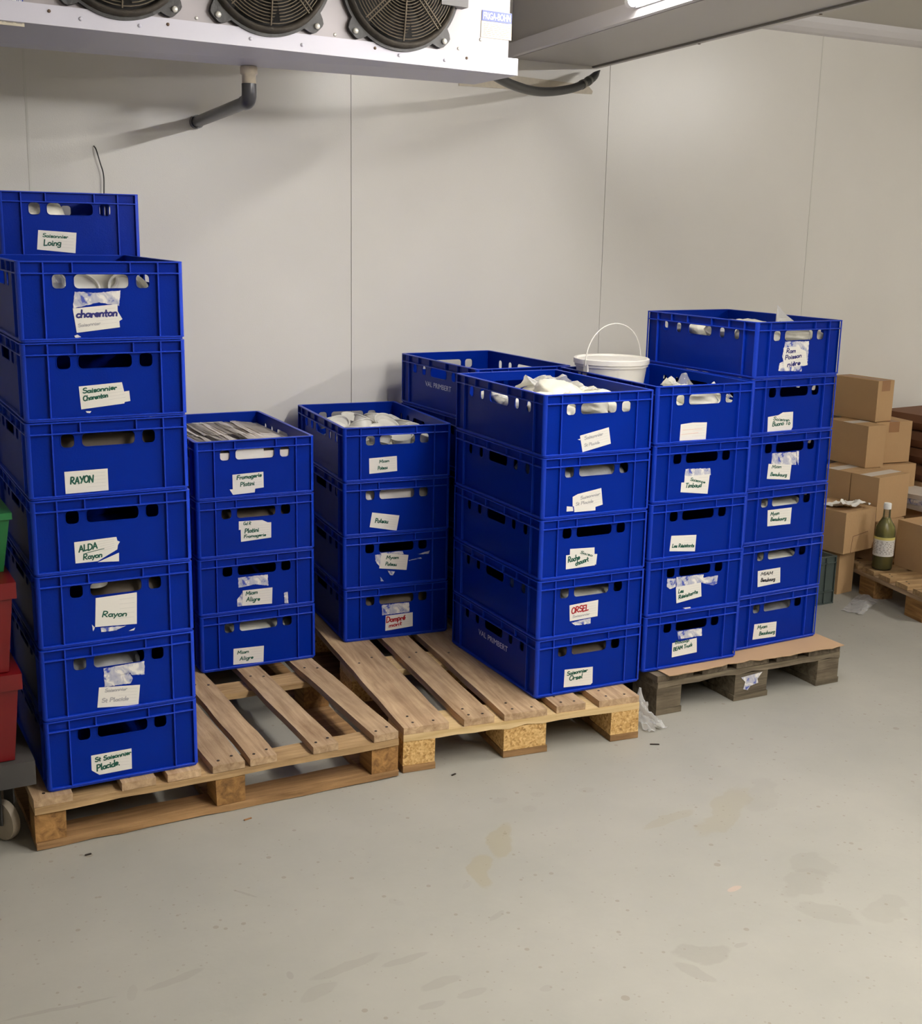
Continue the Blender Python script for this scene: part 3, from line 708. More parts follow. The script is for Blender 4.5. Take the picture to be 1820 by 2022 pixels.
# drip pan with turned-up lip, underside sloping
bm = bmesh.new()
def panpt(x, y, z): return bm.verts.new((x, y, z))
lipL, lipR = cl(.07, 2.100)[1], cl(2.074, 2.065)[1]
rL, rR = cl(.07, 2.057)[1], cl(2.074, 2.060)[1]
xe0, xe1 = -.945, 1.075
A = [panpt(xe0, -.006, -.020), panpt(xe1, -.006, -.020), panpt(xe1, .276, rR), panpt(xe0, .276, rL)]
B = [panpt(xe0, -.006, .030), panpt(xe1, -.006, .030), panpt(xe1, .276, .030), panpt(xe0, .276, .030)]
bm.faces.new(A[::-1]); bm.faces.new(B)
for i in range(4): bm.faces.new([A[i], A[(i + 1) % 4], B[(i + 1) % 4], B[i]])
bevel_all(bm, .010, 3)
link('drip_pan', smooth_by_angle(mesh(bm)), M['pan'], cooler)
for (x, z), mt in [(p, 'bolt') for p in ((.740, 2.108), (.894, 2.105), (1.204, 2.098), (1.357, 2.094), (1.664, 2.090), (1.817, 2.088))] + [(p, 'rust') for p in ((.661, 2.120), (.971, 2.115), (1.585, 2.104), (1.892, 2.100))]:
    a, b_ = cl(x, z); bm = bmesh.new()
    r = .0052 if mt == 'bolt' else .0045
    lathe(bm, [(r, -.0055), (r, -.0075), (r * .6, -.0095)], 10, (a, 0, b_), 'y'); link('rivet', mesh(bm, smooth=True), M['pan' if mt == 'bolt' else 'rust'], cooler)
for x, z in ((1.054, 2.140), (1.463, 2.132), (1.870, 2.127), (1.946, 2.159), (1.784, 2.137)):
    a, b_ = cl(x, z); bm = bmesh.new()
    lathe(bm, [(.005, .007), (.005, .0045), (.003, .003)], 10, (a, 0, b_), 'y'); link('rivet', mesh(bm, smooth=True), M['bolt'], cooler)

FR = .193
def fan_parts():
    """meshes of one fan in its own frame, facing -y"""
    parts = []
    n = 40
    # shroud plate: disc with a flat foot and mounting ears
    ears = [math.radians(a) for a in (46, 134, 226, 314)]
    out = []
    for i in range(160):
        a = 2 * PI * i / 160
        r = FR
        for e in ears:
            d = abs((a - e + PI) % (2 * PI) - PI)
            if d < .085: r = FR + .028
            elif d < .17: r = FR + .028 * (1 - (d - .085) / .085) ** .7 + .0
        d = abs((a - 1.5 * PI + PI) % (2 * PI) - PI)
        out.append((r * math.cos(a), r * math.sin(a)))
    hole = [(.168 * math.cos(2 * PI * i / 64), .168 * math.sin(2 * PI * i / 64)) for i in range(64)]
    me = plate(out, [hole], .018); parts.append(('shroud_plate', me, 'darkplastic'))
    bm = bmesh.new()
    prof = [(.186, -.006), (.182, -.020), (.176, -.030), (.170, -.026), (.165, -.008), (.164, .003)]
    n2 = 56; rings = []
    for r, y in prof: rings.append([bm.verts.new((r * math.cos(2 * PI * i / n2), y, r * math.sin(2 * PI * i / n2))) for i in range(n2)])
    for A_, B_ in zip(rings, rings[1:]):
        for i in range(n2): bm.faces.new([A_[i], A_[(i + 1) % n2], B_[(i + 1) % n2], B_[i]])
    parts.append(('bell_ring', mesh(bm, smooth=True), 'dustring'))
    # grille of concentric wires
    bm = bmesh.new()
    R = .160
    while R > .045:
        k = 44
        bulge = -.030 - .016 * (1 - (R / .16) ** 2)
        ring = []
        for i in range(k):
            a = 2 * PI * i / k; c = Vector((math.cos(a), 0, math.sin(a)))
            ring.append([bm.verts.new(c * (R + .0017 * math.cos(t)) + Vector((0, bulge + .0017 * math.sin(t), 0))) for t in (0, 2.09, 4.19)])
        for i in range(k):
            for j in range(3): bm.faces.new([ring[i][j], ring[(i + 1) % k][j], ring[(i + 1) % k][(j + 1) % 3], ring[i][(j + 1) % 3]])
        R -= .0085
    for j in range(8):
        a = PI / 2 + j * PI / 4
        for off in ((0,) if j % 2 == 0 else (-.006, .006)):
            c = Vector((math.cos(a), 0, math.sin(a))); nrm = Vector((-math.sin(a), 0, math.cos(a)))
            prev = None
            for R in (.04, .08, .12, .166):
                p = c * R + nrm * off + Vector((0, -.033 - .016 * (1 - (R / .16) ** 2), 0))
                q = [bm.verts.new(p + nrm * .0018 * sx + Vector((0, .0018 * sy, 0))) for sx, sy in ((-1, -1), (1, -1), (1, 1), (-1, 1))]
                if prev:
                    for i in range(4): bm.faces.new([prev[i], prev[(i + 1) % 4], q[(i + 1) % 4], q[i]])
                prev = q
    parts.append(('grille', mesh(bm), 'dust'))
    bm = bmesh.new(); lathe(bm, [(.044, -.052), (.046, -.04), (.046, .0)], 28, axis='y')
    parts.append(('motor_hub', mesh(bm, smooth=False), 'darkplastic'))
    bm = bmesh.new()
    for j in range(5):
        a0 = j * 2 * PI / 5 + .3
        rows = []
        for R in (.045, .09, .13, .158):
            rows.append([bm.verts.new((R * math.cos(a0 + t), -.004 - .03 * (t / .7), R * math.sin(a0 + t))) for t in (0, .25, .5, .8)])
        for A_, B_ in zip(rows, rows[1:]):
            for i in range(3): bm.faces.new([A_[i], A_[i + 1], B_[i + 1], B_[i]])
    bmesh.ops.solidify(bm, geom=bm.faces[:], thickness=.003)
    parts.append(('fan_blade', mesh(bm), 'darkplastic'))
    for e in ears:
        bm = bmesh.new()
        lathe(bm, [(.0085, -.007), (.0085, -.013), (.006, -.017)], 12, (.209 * math.cos(e), 0, .209 * math.sin(e)), 'y')
        parts.append(('bolt', mesh(bm, smooth=True), 'bolt'))
    bm = bmesh.new(); lathe(bm, [(.166, .0), (.166, .004)], 48, axis='y')
    parts.append(('fan_inside', mesh(bm), 'inside'))
    bm = bmesh.new(); box(bm, .118, .208, -.04, .0, -.052, .06); bevel_all(bm, .006, 2)
    parts.append(('terminal_box', mesh(bm), 'greyplastic'))
    return parts
FP = fan_parts()
for fx in (.436, .846, 1.257, 1.667):
    a, b_ = cl(fx, 2.325 - (fx - .846) * math.tan(TILT))
    f = link('fan', None, None, cooler, (a, .0, 2.12 + .195 - 2.10 + .0))
    f.location = (a, -.004, .204)
    for nm, me, mt in FP:
        if not me.materials: me.materials.append(M[mt])
        o = bpy.data.objects.new(nm, me); COL.objects.link(o); o.parent = f
def nameplate(xa, zt, w=.105):
    a, b_ = cl(xa, zt)
    bm = bmesh.new(); box(bm, a, a + w, .0035, .0058, b_ - .030, b_); p = link('nameplate', mesh(bm), M['logo_blue'], cooler)
    me = text_mesh('FRIGA-BOHN', .0255, .0003, .0006); me.transform(Matrix.Diagonal((.66, 1, 1, 1)))
    xs = [v.co.x for v in me.vertices]; sc = (w - .008) / (max(xs) - min(xs)); me.transform(Matrix.Diagonal((sc, 1, 1.08, 1)))
    me.transform(Matrix.Translation((a + .004 - min(v.co.x for v in me.vertices), .0032, b_ - .0245))); link('lettering', me, M['white'], p)
    bm = bmesh.new(); box(bm, a - .002, a + w + .001, .0037, .0058, b_ - .078, b_ - .031); p = link('spec_plate', mesh(bm), M['beigeplate'], cooler)
    bm = bmesh.new(); rg = random.Random(4)
    for i in range(7):
        x = a + .006
        while x < a + w - .012:
            l = rg.uniform(.004, .018); box(bm, x, x + l, .0033, .0037, b_ - .039 - i * .0055, b_ - .0378 - i * .0055); x += l + rg.uniform(.003, .008)
    link('fine_print', mesh(bm), M['greyprint'], p)
nameplate(1.949, 2.245)
nameplate(.495, 2.157)

# drain pipe from the pan into the wall
dp = thing('drain_pipe', (1.290, 3.762, 2.058), 0, 'dark grey drain pipe bending from under the cooler into the wall', 'pipe')
bm = bmesh.new(); lathe(bm, [(.024, .0), (.026, -.004), (.026, -.022), (.021, -.026), (.021, -.055)], 24); link('connector', mesh(bm, smooth=True), M['pvcwhite'], dp)
E_ = Vector((0, .0, -.100)); Wp = Vector((1.337 - 1.290, WY - 3.762, 1.943 - 2.058))
d = (Wp - E_).normalized()
path = [Vector((0, 0, -.05)), Vector((0, 0, -.075))] + [Vector((0, 0, -.075)).lerp(E_, t).lerp(E_.lerp(E_ + d * .03, t), t) for t in (.25, .5, .75)] + [E_ + d * .03, E_ + d * .055]
link('elbow', tube_mesh(path, .0225, 8), M['pvc'], dp)
link('pipe_run', tube_mesh([E_ + d * .045, Wp], .0195, 8), M['pvc'], dp)
link('wall_collar', tube_mesh([Wp - d * .035, Wp - d * .004], .0235, 8), M['pvc'], dp)
# hose behind the cooler
pts = smooth_path([(2.02, 3.70, 2.14), (2.12, 3.76, 2.105), (2.30, 3.90, 2.085), (2.53, 4.08, 2.092), (2.78, 4.26, 2.135), (2.93, 4.36, 2.185), (3.02, 4.42, 2.235)], 8)
hz = link('rubber_hose', None, None, None, (2.02, 3.70, 2.14)); tag(hz, 'black hose sagging between the cooler and the ceiling beam', 'hose')
o0 = Vector((2.02, 3.70, 2.14))
link('hose_body', tube_mesh([p - o0 for p in pts], .0165, 6, radii=[1.0] * (len(pts) - 7) + [1.0, .95, .9, .75, .55, .35, .15]), M['hose'], hz)
link('cable_tie', tube_mesh([p - o0 for p in pts[-13:-11]], .0185, 6), M['steel'], hz)
link('cable_tie', tube_mesh([p - o0 for p in pts[-10:-8]], .0185, 6), M['steel'], hz)
# thin wire on the wall
w0 = Vector((.976, WY - .002, 1.845))
wr = link('wire', tube_mesh([p - w0 for p in smooth_path([(.976, WY - .002, 1.845), (.979, WY - .02, 1.832), (.990, WY - .022, 1.79), (1.000, WY - .02, 1.75), (.999, WY - .02, 1.69), (.99, WY - .018, 1.5)], 6)], .0022, 3), M['hose'], None, w0)
tag(wr, 'thin dark wire hanging down the wall behind the left stack', 'wire')
# ------------------------------------------------------------------ pallets
def rough_board(bm, x0, x1, y0, y1, z0, z1, rng, j=.0015, long='y', chip=None):
    n = 14
    xs = []
    rows = []
    for i in range(n + 1):
        t = i / n
        if long == 'y':
            y = y0 + (y1 - y0) * t; a, b_ = x0 + rng.uniform(-j, j), x1 + rng.uniform(-j, j)
            zz0, zz1 = z0, z1 + rng.uniform(-j, 0) * .5
            q = [(a, y, zz0), (b_, y, zz0), (b_, y, zz1), (a, y, zz1)]
        else:
            x = x0 + (x1 - x0) * t; a, b_ = y0 + rng.uniform(-j, j), y1 + rng.uniform(-j, j)
            lo = z0 + (rng.uniform(0, j) if chip is None else chip(t, rng))
            q = [(x, a, lo), (x, b_, z0), (x, b_, z1), (x, a, z1 - rng.uniform(0, j) * .5)]
        rows.append([bm.verts.new(p) for p in q])
    for A_, B_ in zip(rows, rows[1:]):
        for i in range(4): bm.faces.new([A_[i], A_[(i + 1) % 4], B_[(i + 1) % 4], B_[i]])
    bm.faces.new(rows[0][::-1]); bm.faces.new(rows[-1])

def nails(bm, pts, z):
    for x, y in pts:
        n0 = len(bm.faces)
        lathe(bm, [(.0042, z - .001), (.0042, z + .0006)], 8, (x, y, 0), mi=1)

def board(parent, name, dims, m, rng, long='y', nail=None, j=.0015, bev=.002, chip=None):
    bm = bmesh.new()
    rough_board(bm, *dims, rng, j, long, chip)
    es = [e for e in bm.edges if len(e.link_faces) == 2 and e.calc_face_angle(0) > .9]
    bmesh.ops.bevel(bm, geom=es, offset=bev, segments=1, affect='EDGES')
    if nail: nails(bm, nail, dims[5])
    bmesh.ops.recalc_face_normals(bm, faces=bm.faces)
    return link(name, mesh(bm), [m, M['nail']], parent)

def pallet_blocks(parent, spots, m, z0, z1, rng):
    for (x0, x1, y0, y1) in spots:
        bm = bmesh.new()
        vs, fs = box(bm, x0, x1, y0, y1, z0, z1)
        for v in vs: v.co += Vector((rng.uniform(-.0015, .0015), rng.uniform(-.0015, .0015), 0))
        bevel_all(bm, .003, 1)
        link('block', mesh(bm), m, parent)

rng = random.Random(7)
# left pallet, 1.03 m wide, base boards on its perimeter
p1 = thing('wooden_pallet', (.437, 3.057, 0), math.radians(-.4), 'old wooden pallet at left, under the tall left stack, with gaps between its deck boards', 'pallet')
W1, D1 = 1.031, 1.2
xs1 = [(0, .098), (.223, .313), (.345, .435), (.468, .560), (.578, .655), (.763, .841), (.951, 1.030)]
for a, b_ in xs1:
    m_ = (a + b_) / 2
    board(p1, 'deck_board', (a, b_, 0, D1, .122, .144), M['deck'], rng, nail=[(m_ - .02, .03), (m_ + .022, .045), (m_ - .018, .62), (m_ + .02, .60), (m_, 1.16)], j=.002)
for y0, y1 in ((.0, .095), (.55, .65), (1.105, 1.2)):
    board(p1, 'stringer_board', (.0, W1, y0, y1, .100, .1215), M['deckx'], rng, 'x', j=.003)
    pallet_blocks(p1, [(0, .078, y0 + .003, y1 - .003), (.478, .560, y0 + .003, y1 - .003), (.945, W1, y0 + .003, y1 - .003)], M['block_old'], .0225, .0995, rng)
for y0, y1 in ((.0, .095), (1.105, 1.2)):
    board(p1, 'base_board', (.0, W1, y0, y1, .001, .022), M['base'], rng, 'x', j=.003)
for x0, x1_ in ((0, .095), (.47, .57), (.935, W1)):
    board(p1, 'base_board', (x0, x1_, .0965, 1.1035, .001, .022), M['base'], rng, 'y', j=.002)

def euro_pallet(name, loc, rz, label, mats, rng, zt=.144, chip=None, D=1.2, j=.0015, wear=False, n=5):
    p = thing(name, loc, rz, label, 'pallet')
    k = zt / .144
    xs = [(0, .145), (.190, .290), (.3275, .4725), (.510, .610), (.655, .8)]
    for a, b_ in xs:
        dx = rng.uniform(-.004, .004) if 0 < a < .65 else 0
        m_ = (a + b_) / 2 + dx
        w_ = (b_ - a) * .22
        board(p, 'deck_board', (a + dx, b_ + dx, rng.uniform(0, .006), D, .122 * k, .144 * k), mats[0], rng, nail=[(m_ - w_, .035), (m_ + w_, .03), (m_ - w_, .085), (m_ + w_ * .8, .62), (m_ - w_, .58), (m_, 1.16)], j=j)
    for i, (y0, y1) in enumerate(((.0, .145), (.5275, .6725), (1.055, 1.2))):
        board(p, 'stringer_board', (.0, .8, y0, y1, .100 * k, .1215 * k), mats[1], rng, 'x', j=.001, chip=chip if i == 0 else None)
        pallet_blocks(p, [(0, .1, y0 + .002, y1), (.3275, .4725, y0 + .002, y1), (.7, .8, y0 + .002, y1)], mats[2], .0225 * k, .0995 * k, rng)
    for x0, x1_ in ((.0, .1), (.3275, .4725), (.7, .8)):
        board(p, 'base_board', (x0 - .002, x1_ + .002, .0, D, .001, .022 * k), mats[3], rng, 'y', j=j)
    return p
def splinter(t, rng):
    if .28 < t < .6: return rng.uniform(-.006, .004)
    return rng.uniform(-.001, .001)
p2 = euro_pallet('wooden_pallet', (1.4898, 3.0613, 0), math.radians(-6.65), 'pallet at centre with pale splintered front board and yellow chipboard blocks', (M['deck'], M['fresh'], M['chip'], M['base']), rng, chip=splinter)
p3 = euro_pallet('wooden_pallet', (2.4498, 3.0894, 0), math.radians(-2.12), 'dark weathered grey pallet at right, covered by a brown cardboard sheet', (M['grey_deck'], M['grey_x'], M['grey_x'], M['grey_x']), rng, zt=.1405, j=.004, chip=lambda t, r: r.uniform(-.003, .006))
# torn label on the middle block of the right pallet
bm = bmesh.new()
prism(bm, [(.352, .085), (.445, .093), (.425, .070), (.43, .055), (.395, .048), (.385, .034), (.365, .040), (.372, .066)], -.0008, .0)
link('torn_label', mesh(bm), M['torn'], p3)
# cardboard sheet
bm = bmesh.new()
pts = [(.035, -.012)]
rr = random.Random(3)
for i in range(1, 24): pts.append((.035 + .775 * i / 24, -.012 + rr.uniform(-.006, .006) + (.012 if 5 < i < 12 else 0)))
pts += [(.812, -.006), (.806, .3), (.803, 1.17), (.02, 1.18), (.01, .4)]
prism(bm, pts, .0025, .1412, 'xy')
sh = link('cardboard_sheet', mesh(bm), M['kraft2'], None, (2.4498, 3.0894, 0), math.radians(-2.12))
tag(sh, 'thin brown cardboard sheet lying over the weathered pallet under the right stacks', 'cardboard sheet')

# ------------------------------------------------------------------ crates
CW, CD, CH = .400, .600, .1926
RC = .0085
def crate_mesh():
    bm = bmesh.new()
    def addmesh(me, M4):
        me.transform(M4); bm.from_mesh(me); bpy.data.meshes.remove(me)
    zt, zh0, zh1 = CH - .0015, CH - .066, CH - .0305
    def hole(c, w, r=.010): return rrect(c - w / 2, c + w / 2, zh0, zh1, r, 4)
    fh = [hole(.100, .034, .011), hole(.200, .132, .012), hole(.300, .034, .011)]
    sh_ = [hole(c, .028, .011) for c in (.108, .183, .417, .492)] + [hole(.300, .126, .012)]
    e = RC + .0015
    for y in (e, CD - e): addmesh(plate([(e, .0065), (CW - e, .0065), (CW - e, zt), (e, zt)], fh, .003), Matrix.Translation((0, y, 0)))
    for x in (e, CW - e):
        addmesh(plate([(e, .0065), (CD - e, .0065), (CD - e, zt), (e, zt)], sh_, .003), Matrix.Translation((x, 0, 0)) @ Matrix.Rotation(PI / 2, 4, 'Z'))
    # raised rims round the holes
    for hl in fh:
        for y in (RC, CD - RC): addmesh(tube_mesh([(a, y, b_) for a, b_ in hl], .0014, 1, True), Matrix())
    for hl in sh_:
        for x in (RC, CW - RC): addmesh(tube_mesh([(x, a, b_) for a, b_ in hl], .0014, 1, True), Matrix())
    # ribs
    for x in (.063, .337):
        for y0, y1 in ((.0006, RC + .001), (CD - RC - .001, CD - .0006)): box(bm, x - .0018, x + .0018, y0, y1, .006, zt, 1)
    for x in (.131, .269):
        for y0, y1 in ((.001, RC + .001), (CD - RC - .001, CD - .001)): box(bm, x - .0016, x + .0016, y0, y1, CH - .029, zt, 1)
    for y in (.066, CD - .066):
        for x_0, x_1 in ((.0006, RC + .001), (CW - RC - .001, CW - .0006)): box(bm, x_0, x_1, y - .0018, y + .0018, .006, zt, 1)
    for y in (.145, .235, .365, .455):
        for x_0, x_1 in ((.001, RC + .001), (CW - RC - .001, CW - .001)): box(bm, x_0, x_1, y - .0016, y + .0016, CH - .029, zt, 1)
    # flanges: rounded-rectangle rings
    def ring(o, i, z0, z1):
        A_ = rrect(o, CW - o, o, CD - o, .012 - o * .5, 4); B_ = rrect(i, CW - i, i, CD - i, .009, 4)
        n = len(A_)
        va = [[bm.verts.new((x, y, z)) for x, y in P] for P, z in ((A_, z0), (A_, z1), (B_, z1), (B_, z0))]
        for q in range(4):
            a, b_ = va[q], va[(q + 1) % 4]
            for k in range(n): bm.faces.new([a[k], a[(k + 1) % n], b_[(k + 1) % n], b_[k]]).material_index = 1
    ring(0.0, RC + .003, CH - .0034, CH)
    ring(0.0, RC + .001, CH - .0306, CH - .0272)
    ring(0.0, RC + .001, .0062, .0096)
    # little lower skirt that nests in the rim below
    ring(.0035, .0075, .0006, .0064)
    # corner posts
    for cx, cy, a0 in ((.012, .012, PI), (CW - .012, .012, 1.5 * PI), (CW - .012, CD - .012, 0), (.012, CD - .012, PI / 2)):
        A_ = [(cx + .0116 * math.cos(a0 + PI / 2 * i / 5), cy + .0116 * math.sin(a0 + PI / 2 * i / 5)) for i in range(6)]
        B_ = [(cx + .0086 * math.cos(a0 + PI / 2 * i / 5), cy + .0086 * math.sin(a0 + PI / 2 * i / 5)) for i in range(6)]
        P = A_ + B_[::-1]
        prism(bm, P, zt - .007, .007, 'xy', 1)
    # floor
    box(bm, RC, CW - RC, RC, CD - RC, .0066, .0095)
    me = mesh(bm, 'crate')
    me.materials.append(M['blue']); me.materials.append(M['blue_edge_lit'])
    tmp = bpy.data.objects.new('tmp', me); COL.objects.link(tmp)
    md = tmp.modifiers.new('b', 'BEVEL'); md.width = .0011; md.segments = 1; md.limit_method = 'ANGLE'; md.angle_limit = .7; md.use_clamp_overlap = True
    dg = bpy.context.evaluated_depsgraph_get()
    m2 = bpy.data.meshes.new_from_object(tmp.evaluated_get(dg))
    bpy.data.objects.remove(tmp)
    m2.name = 'crate_body'
    return m2
CRATE = crate_mesh()

STACK = {'K': (.548, 3.780, 0.0, .1911), 'L': (.4747, 3.0792, -.388, .1936), 'M': (1.0850, 3.7558, -1.84, .1936), 'N': (1.6297, 3.8413, -5.77, .1936),
         'C': (1.9610, 3.0851, -1.572, .1936), 'B': (2.1000, 3.7560, .6, .1936), 'D': (2.4142, 3.1333, -1.57, .1936), 'E': (2.8416, 3.1674, 1.12, .1936)}
CL = {
 'K8': 'topmost blue crate at far left, set back, white sticker with small green Saisonnier',
 'L7': 'blue crate with bold navy charenton sticker, top of the tall left stack',
 'L6': 'blue crate in the tall left stack with green Saisonnier Charenton sticker',
 'L5': 'blue crate in the tall left stack with RAYON in green capitals',
 'L4': 'blue crate in the tall left stack, diagonally torn sticker with underlined word above Rayon',
 'L3': 'blue crate in the tall left stack, squarish sticker with one small green word Rayon',
 'L2': 'blue crate with faded grey handwriting below a torn sticker, second lowest of tall left stack',
 'L1': 'lowest blue crate of the tall left stack, sticker reading St Saisonnier Placide',
 'M4': 'blue crate filled to the brim with flat white bags, top of the second stack',
 'M3': 'blue crate with Platini Fromagerie sticker, directly under the crate of flat white bags',
 'M2': 'blue crate with a crumpled torn strip above its Miam Aligre sticker, second stack',
 'M1': 'bottom blue crate of the second stack, clean Miam Aligre sticker near its base',
 'N4': 'open blue crate of white tubs by the wall, Miam Poteau sticker',
 'N3': 'blue crate with a tilted ruled sticker reading only Poteau',
 'N2': 'blue crate with ragged paper scraps all round its Myam Poteau sticker',
 'N1': 'blue crate with red handwriting Dampré mont, at the foot of its stack',
 'C5': 'open blue crate of bagged white goods, front centre, faint slanting sticker',
 'C4': 'blue crate under the open bagged goods crate, faded sticker with a torn tail',
 'C3': 'blue crate with green Roche chouart on layered stickers, middle of front centre stack',
 'C2': 'blue crate with red ORSEL on its sticker',
 'C1': 'bottom blue crate of front centre stack, Saisonnier Orsel sticker and white side lettering',
 'B5': 'empty open blue crate by the wall with pale side lettering, behind the bagged goods crate',
 'B4': 'plain blue crate just under the empty open crate by the wall',
 'B3': 'plain blue crate, middle of the rear stack behind the front centre stack',
 'B2': 'plain blue crate, second lowest of the rear stack behind the front centre stack',
 'B1': 'plain blue crate at the bottom of the rear stack behind front centre stack',
 'D5': 'open blue crate holding the white bucket, sticker blank but for faint red streaks',
 'D4': 'blue crate with green Timbaud sticker under a torn paper strip',
 'D3': 'blue crate with Les Résistants in one line, middle of the stack under the bucket',
 'D2': 'blue crate with wide torn paper strips above Les Résistants in two lines',
 'D1': 'bottom blue crate of the stack under the bucket, scuffed strip above its sticker',
 'E6': 'open blue crate topping the right stack, film poking out, navy handwriting',
 'E5': 'blue crate second from top of the right stack, sticker with stepped torn top',
 'E4': 'blue crate in the right stack with crumpled paper strip above Miam Beaubourg',
 'E3': 'blue crate in the right stack, clean Myam Beaubourg sticker high on its front',
 'E2': 'blue crate in the right stack with black handwriting on its sticker',
 'E1': 'bottom blue crate of the right stack, sitting on the cardboard sheet',
}
SGROUP = {'K': 'blue crates of the column behind the tall left stack', 'L': 'blue crates of the tall left stack', 'M': 'blue crates of the second stack', 'N': 'blue crates of the stack with white tubs on top',
          'C': 'blue crates of the front centre stack', 'B': 'blue crates of the rear centre stack', 'D': 'blue crates of the stack under the bucket', 'E': 'blue crates of the right stack'}
NLEV = {'K': 8, 'L': 7, 'M': 4, 'N': 4, 'C': 5, 'B': 5, 'D': 5, 'E': 6}
CR = {}
def side_print(par, z):
    """stencilled name on the crate's left side"""
    me = text_mesh('VAL PRIMBERT', .027, .0002, .0, spacing=1.02)
    xs_ = [v.co.x for v in me.vertices]; k = .205 / (max(xs_) - min(xs_))
    me.transform(Matrix.Diagonal((k, 1, 1, 1)))
    me.transform(Matrix.Translation((RC - .0004, .405, z)) @ Matrix.Rotation(-PI / 2, 4, 'Z'))
    link('side_lettering', me, M['sideprint'], par)
rs = random.Random(11)
for s, n in NLEV.items():
    X, Y, t, h = STACK[s]
    for i in range(1, n + 1):
        key = s + str(i)
        lab = CL.get(key, 'blue crate low in the hidden column behind the tall left stack')
        c = thing('plastic_crate', (X + rs.uniform(-.0012, .0012), Y + rs.uniform(-.0012, .0012), .1442 + h * (i - 1)), math.radians(t + rs.uniform(-.12, .12)), lab, 'crate', SGROUP[s])
        o = bpy.data.objects.new('crate_body', CRATE); COL.objects.link(o); o.parent = c
        if s == 'K': c.scale = (1, 1, .99)
        CR[key] = c
        if key in STICKERS:
            polys, texts = STICKERS[key]
            for q, (kind, pts) in enumerate(polys):
                bm = bmesh.new(); yy = RC - .0002 - .00035 * q
                if kind == 't':      # ragged torn outline
                    jp = []
                    for (a, b_), (c_, d_) in zip(pts, pts[1:] + pts[:1]):
                        l = math.hypot(c_ - a, d_ - b_); nn = max(1, int(l / .004))
                        for q_ in range(nn):
                            t_ = q_ / nn; jj = .0009 if q_ else 0
                            jp.append((a + (c_ - a) * t_ + rs.uniform(-jj, jj), b_ + (d_ - b_) * t_ + rs.uniform(-jj, jj)))
                    prism(bm, jp, -.0003, yy)
                else:
                    prism(bm, [(a, b_) for a, b_ in pts], -.0003, yy)
                main = kind == 'w'
                st = link('sticker' if main else 'torn_sticker', mesh(bm), M['paper'] if main else M['torn'], c)
                ys = yy - .0003
                big = q == max([k for k, p in enumerate(polys) if p[0] == 'w'], key=lambda k: (max(a for a, b_ in polys[k][1]) - min(a for a, b_ in polys[k][1])))
                if big:
                    # fine ruling on the right half of the sticker
                    xa = [a for a, b_ in pts]; zb = [b_ for a, b_ in pts]
                    bm = bmesh.new()
                    TL, TR = min(pts[:], key=lambda p: p[0] - p[1]), max(pts, key=lambda p: p[0] + p[1])
                    BR_, BL_ = max(pts, key=lambda p: p[0] - p[1]), min(pts, key=lambda p: p[0] + p[1])
                    for r_ in range(1, 6):
                        f = r_ / 6.5
                        a0 = (TL[0] + (BL_[0] - TL[0]) * f, TL[1] + (BL_[1] - TL[1]) * f); a1 = (TR[0] + (BR_[0] - TR[0]) * f, TR[1] + (BR_[1] - TR[1]) * f)
                        u0, u1 = rs.uniform(.45, .6), .94
                        l0 = (a0[0] + (a1[0] - a0[0]) * u0, a0[1] + (a1[1] - a0[1]) * u0); l1 = (a0[0] + (a1[0] - a0[0]) * u1, a0[1] + (a1[1] - a0[1]) * u1)
                        prism(bm, [(l0[0], l0[1] - .0003), (l1[0], l1[1] - .0003), (l1[0], l1[1] + .0003), (l0[0], l0[1] + .0003)], -.00006, ys)
                    link('ruling', mesh(bm), M['paperline'], st)
                    for (txt, a, b_, hh, ink) in texts:
                        link('handwriting', handwriting(txt, a, b_, hh, ys - .0001, rs), INK[ink], st)
side_print(CR['C1'], .092)
side_print(CR['B5'], .088)

# ------------------------------------------------------------------ contents of the crates
def place(o, crate, x, y, z, rz=0.0, rx=0.0, ry=0.0):
    c = CR[crate]
    m = Matrix.Translation(c.location) @ Euler(c.rotation_euler).to_matrix().to_4x4()
    o.location = m @ Vector((x, y, z))
    o.rotation_euler = (rx, ry, c.rotation_euler.z + rz)

def pouch_mesh(sx, sy, sz, seed, crease=.12):
    bm = bmesh.new()
    bmesh.ops.create_icosphere(bm, subdivisions=4, radius=1)
    off = Vector((seed * 3.1, seed * 1.7, seed * .9))
    for v in bm.verts:
        p = v.co.copy()
        # pillow: square in plan, flat in height
        k = (abs(p.x) ** 3.5 + abs(p.y) ** 3.5 + abs(p.z) ** 2.2) ** (-1 / 3)
        q = p * min(k, 1.6)
        nn = noise.ridged_multi_fractal(p * 1.6 + off, 1.0, 2.0, 3, 1.0, 2.0) - 1.0
        q = q * (1 + crease * .6 * nn) + Vector((0, 0, crease * 1.2 * noise.noise(p * 2.3 + off)))
        v.co = Vector((q.x * sx, q.y * sy, q.z * sz))
    return mesh(bm, smooth=True)

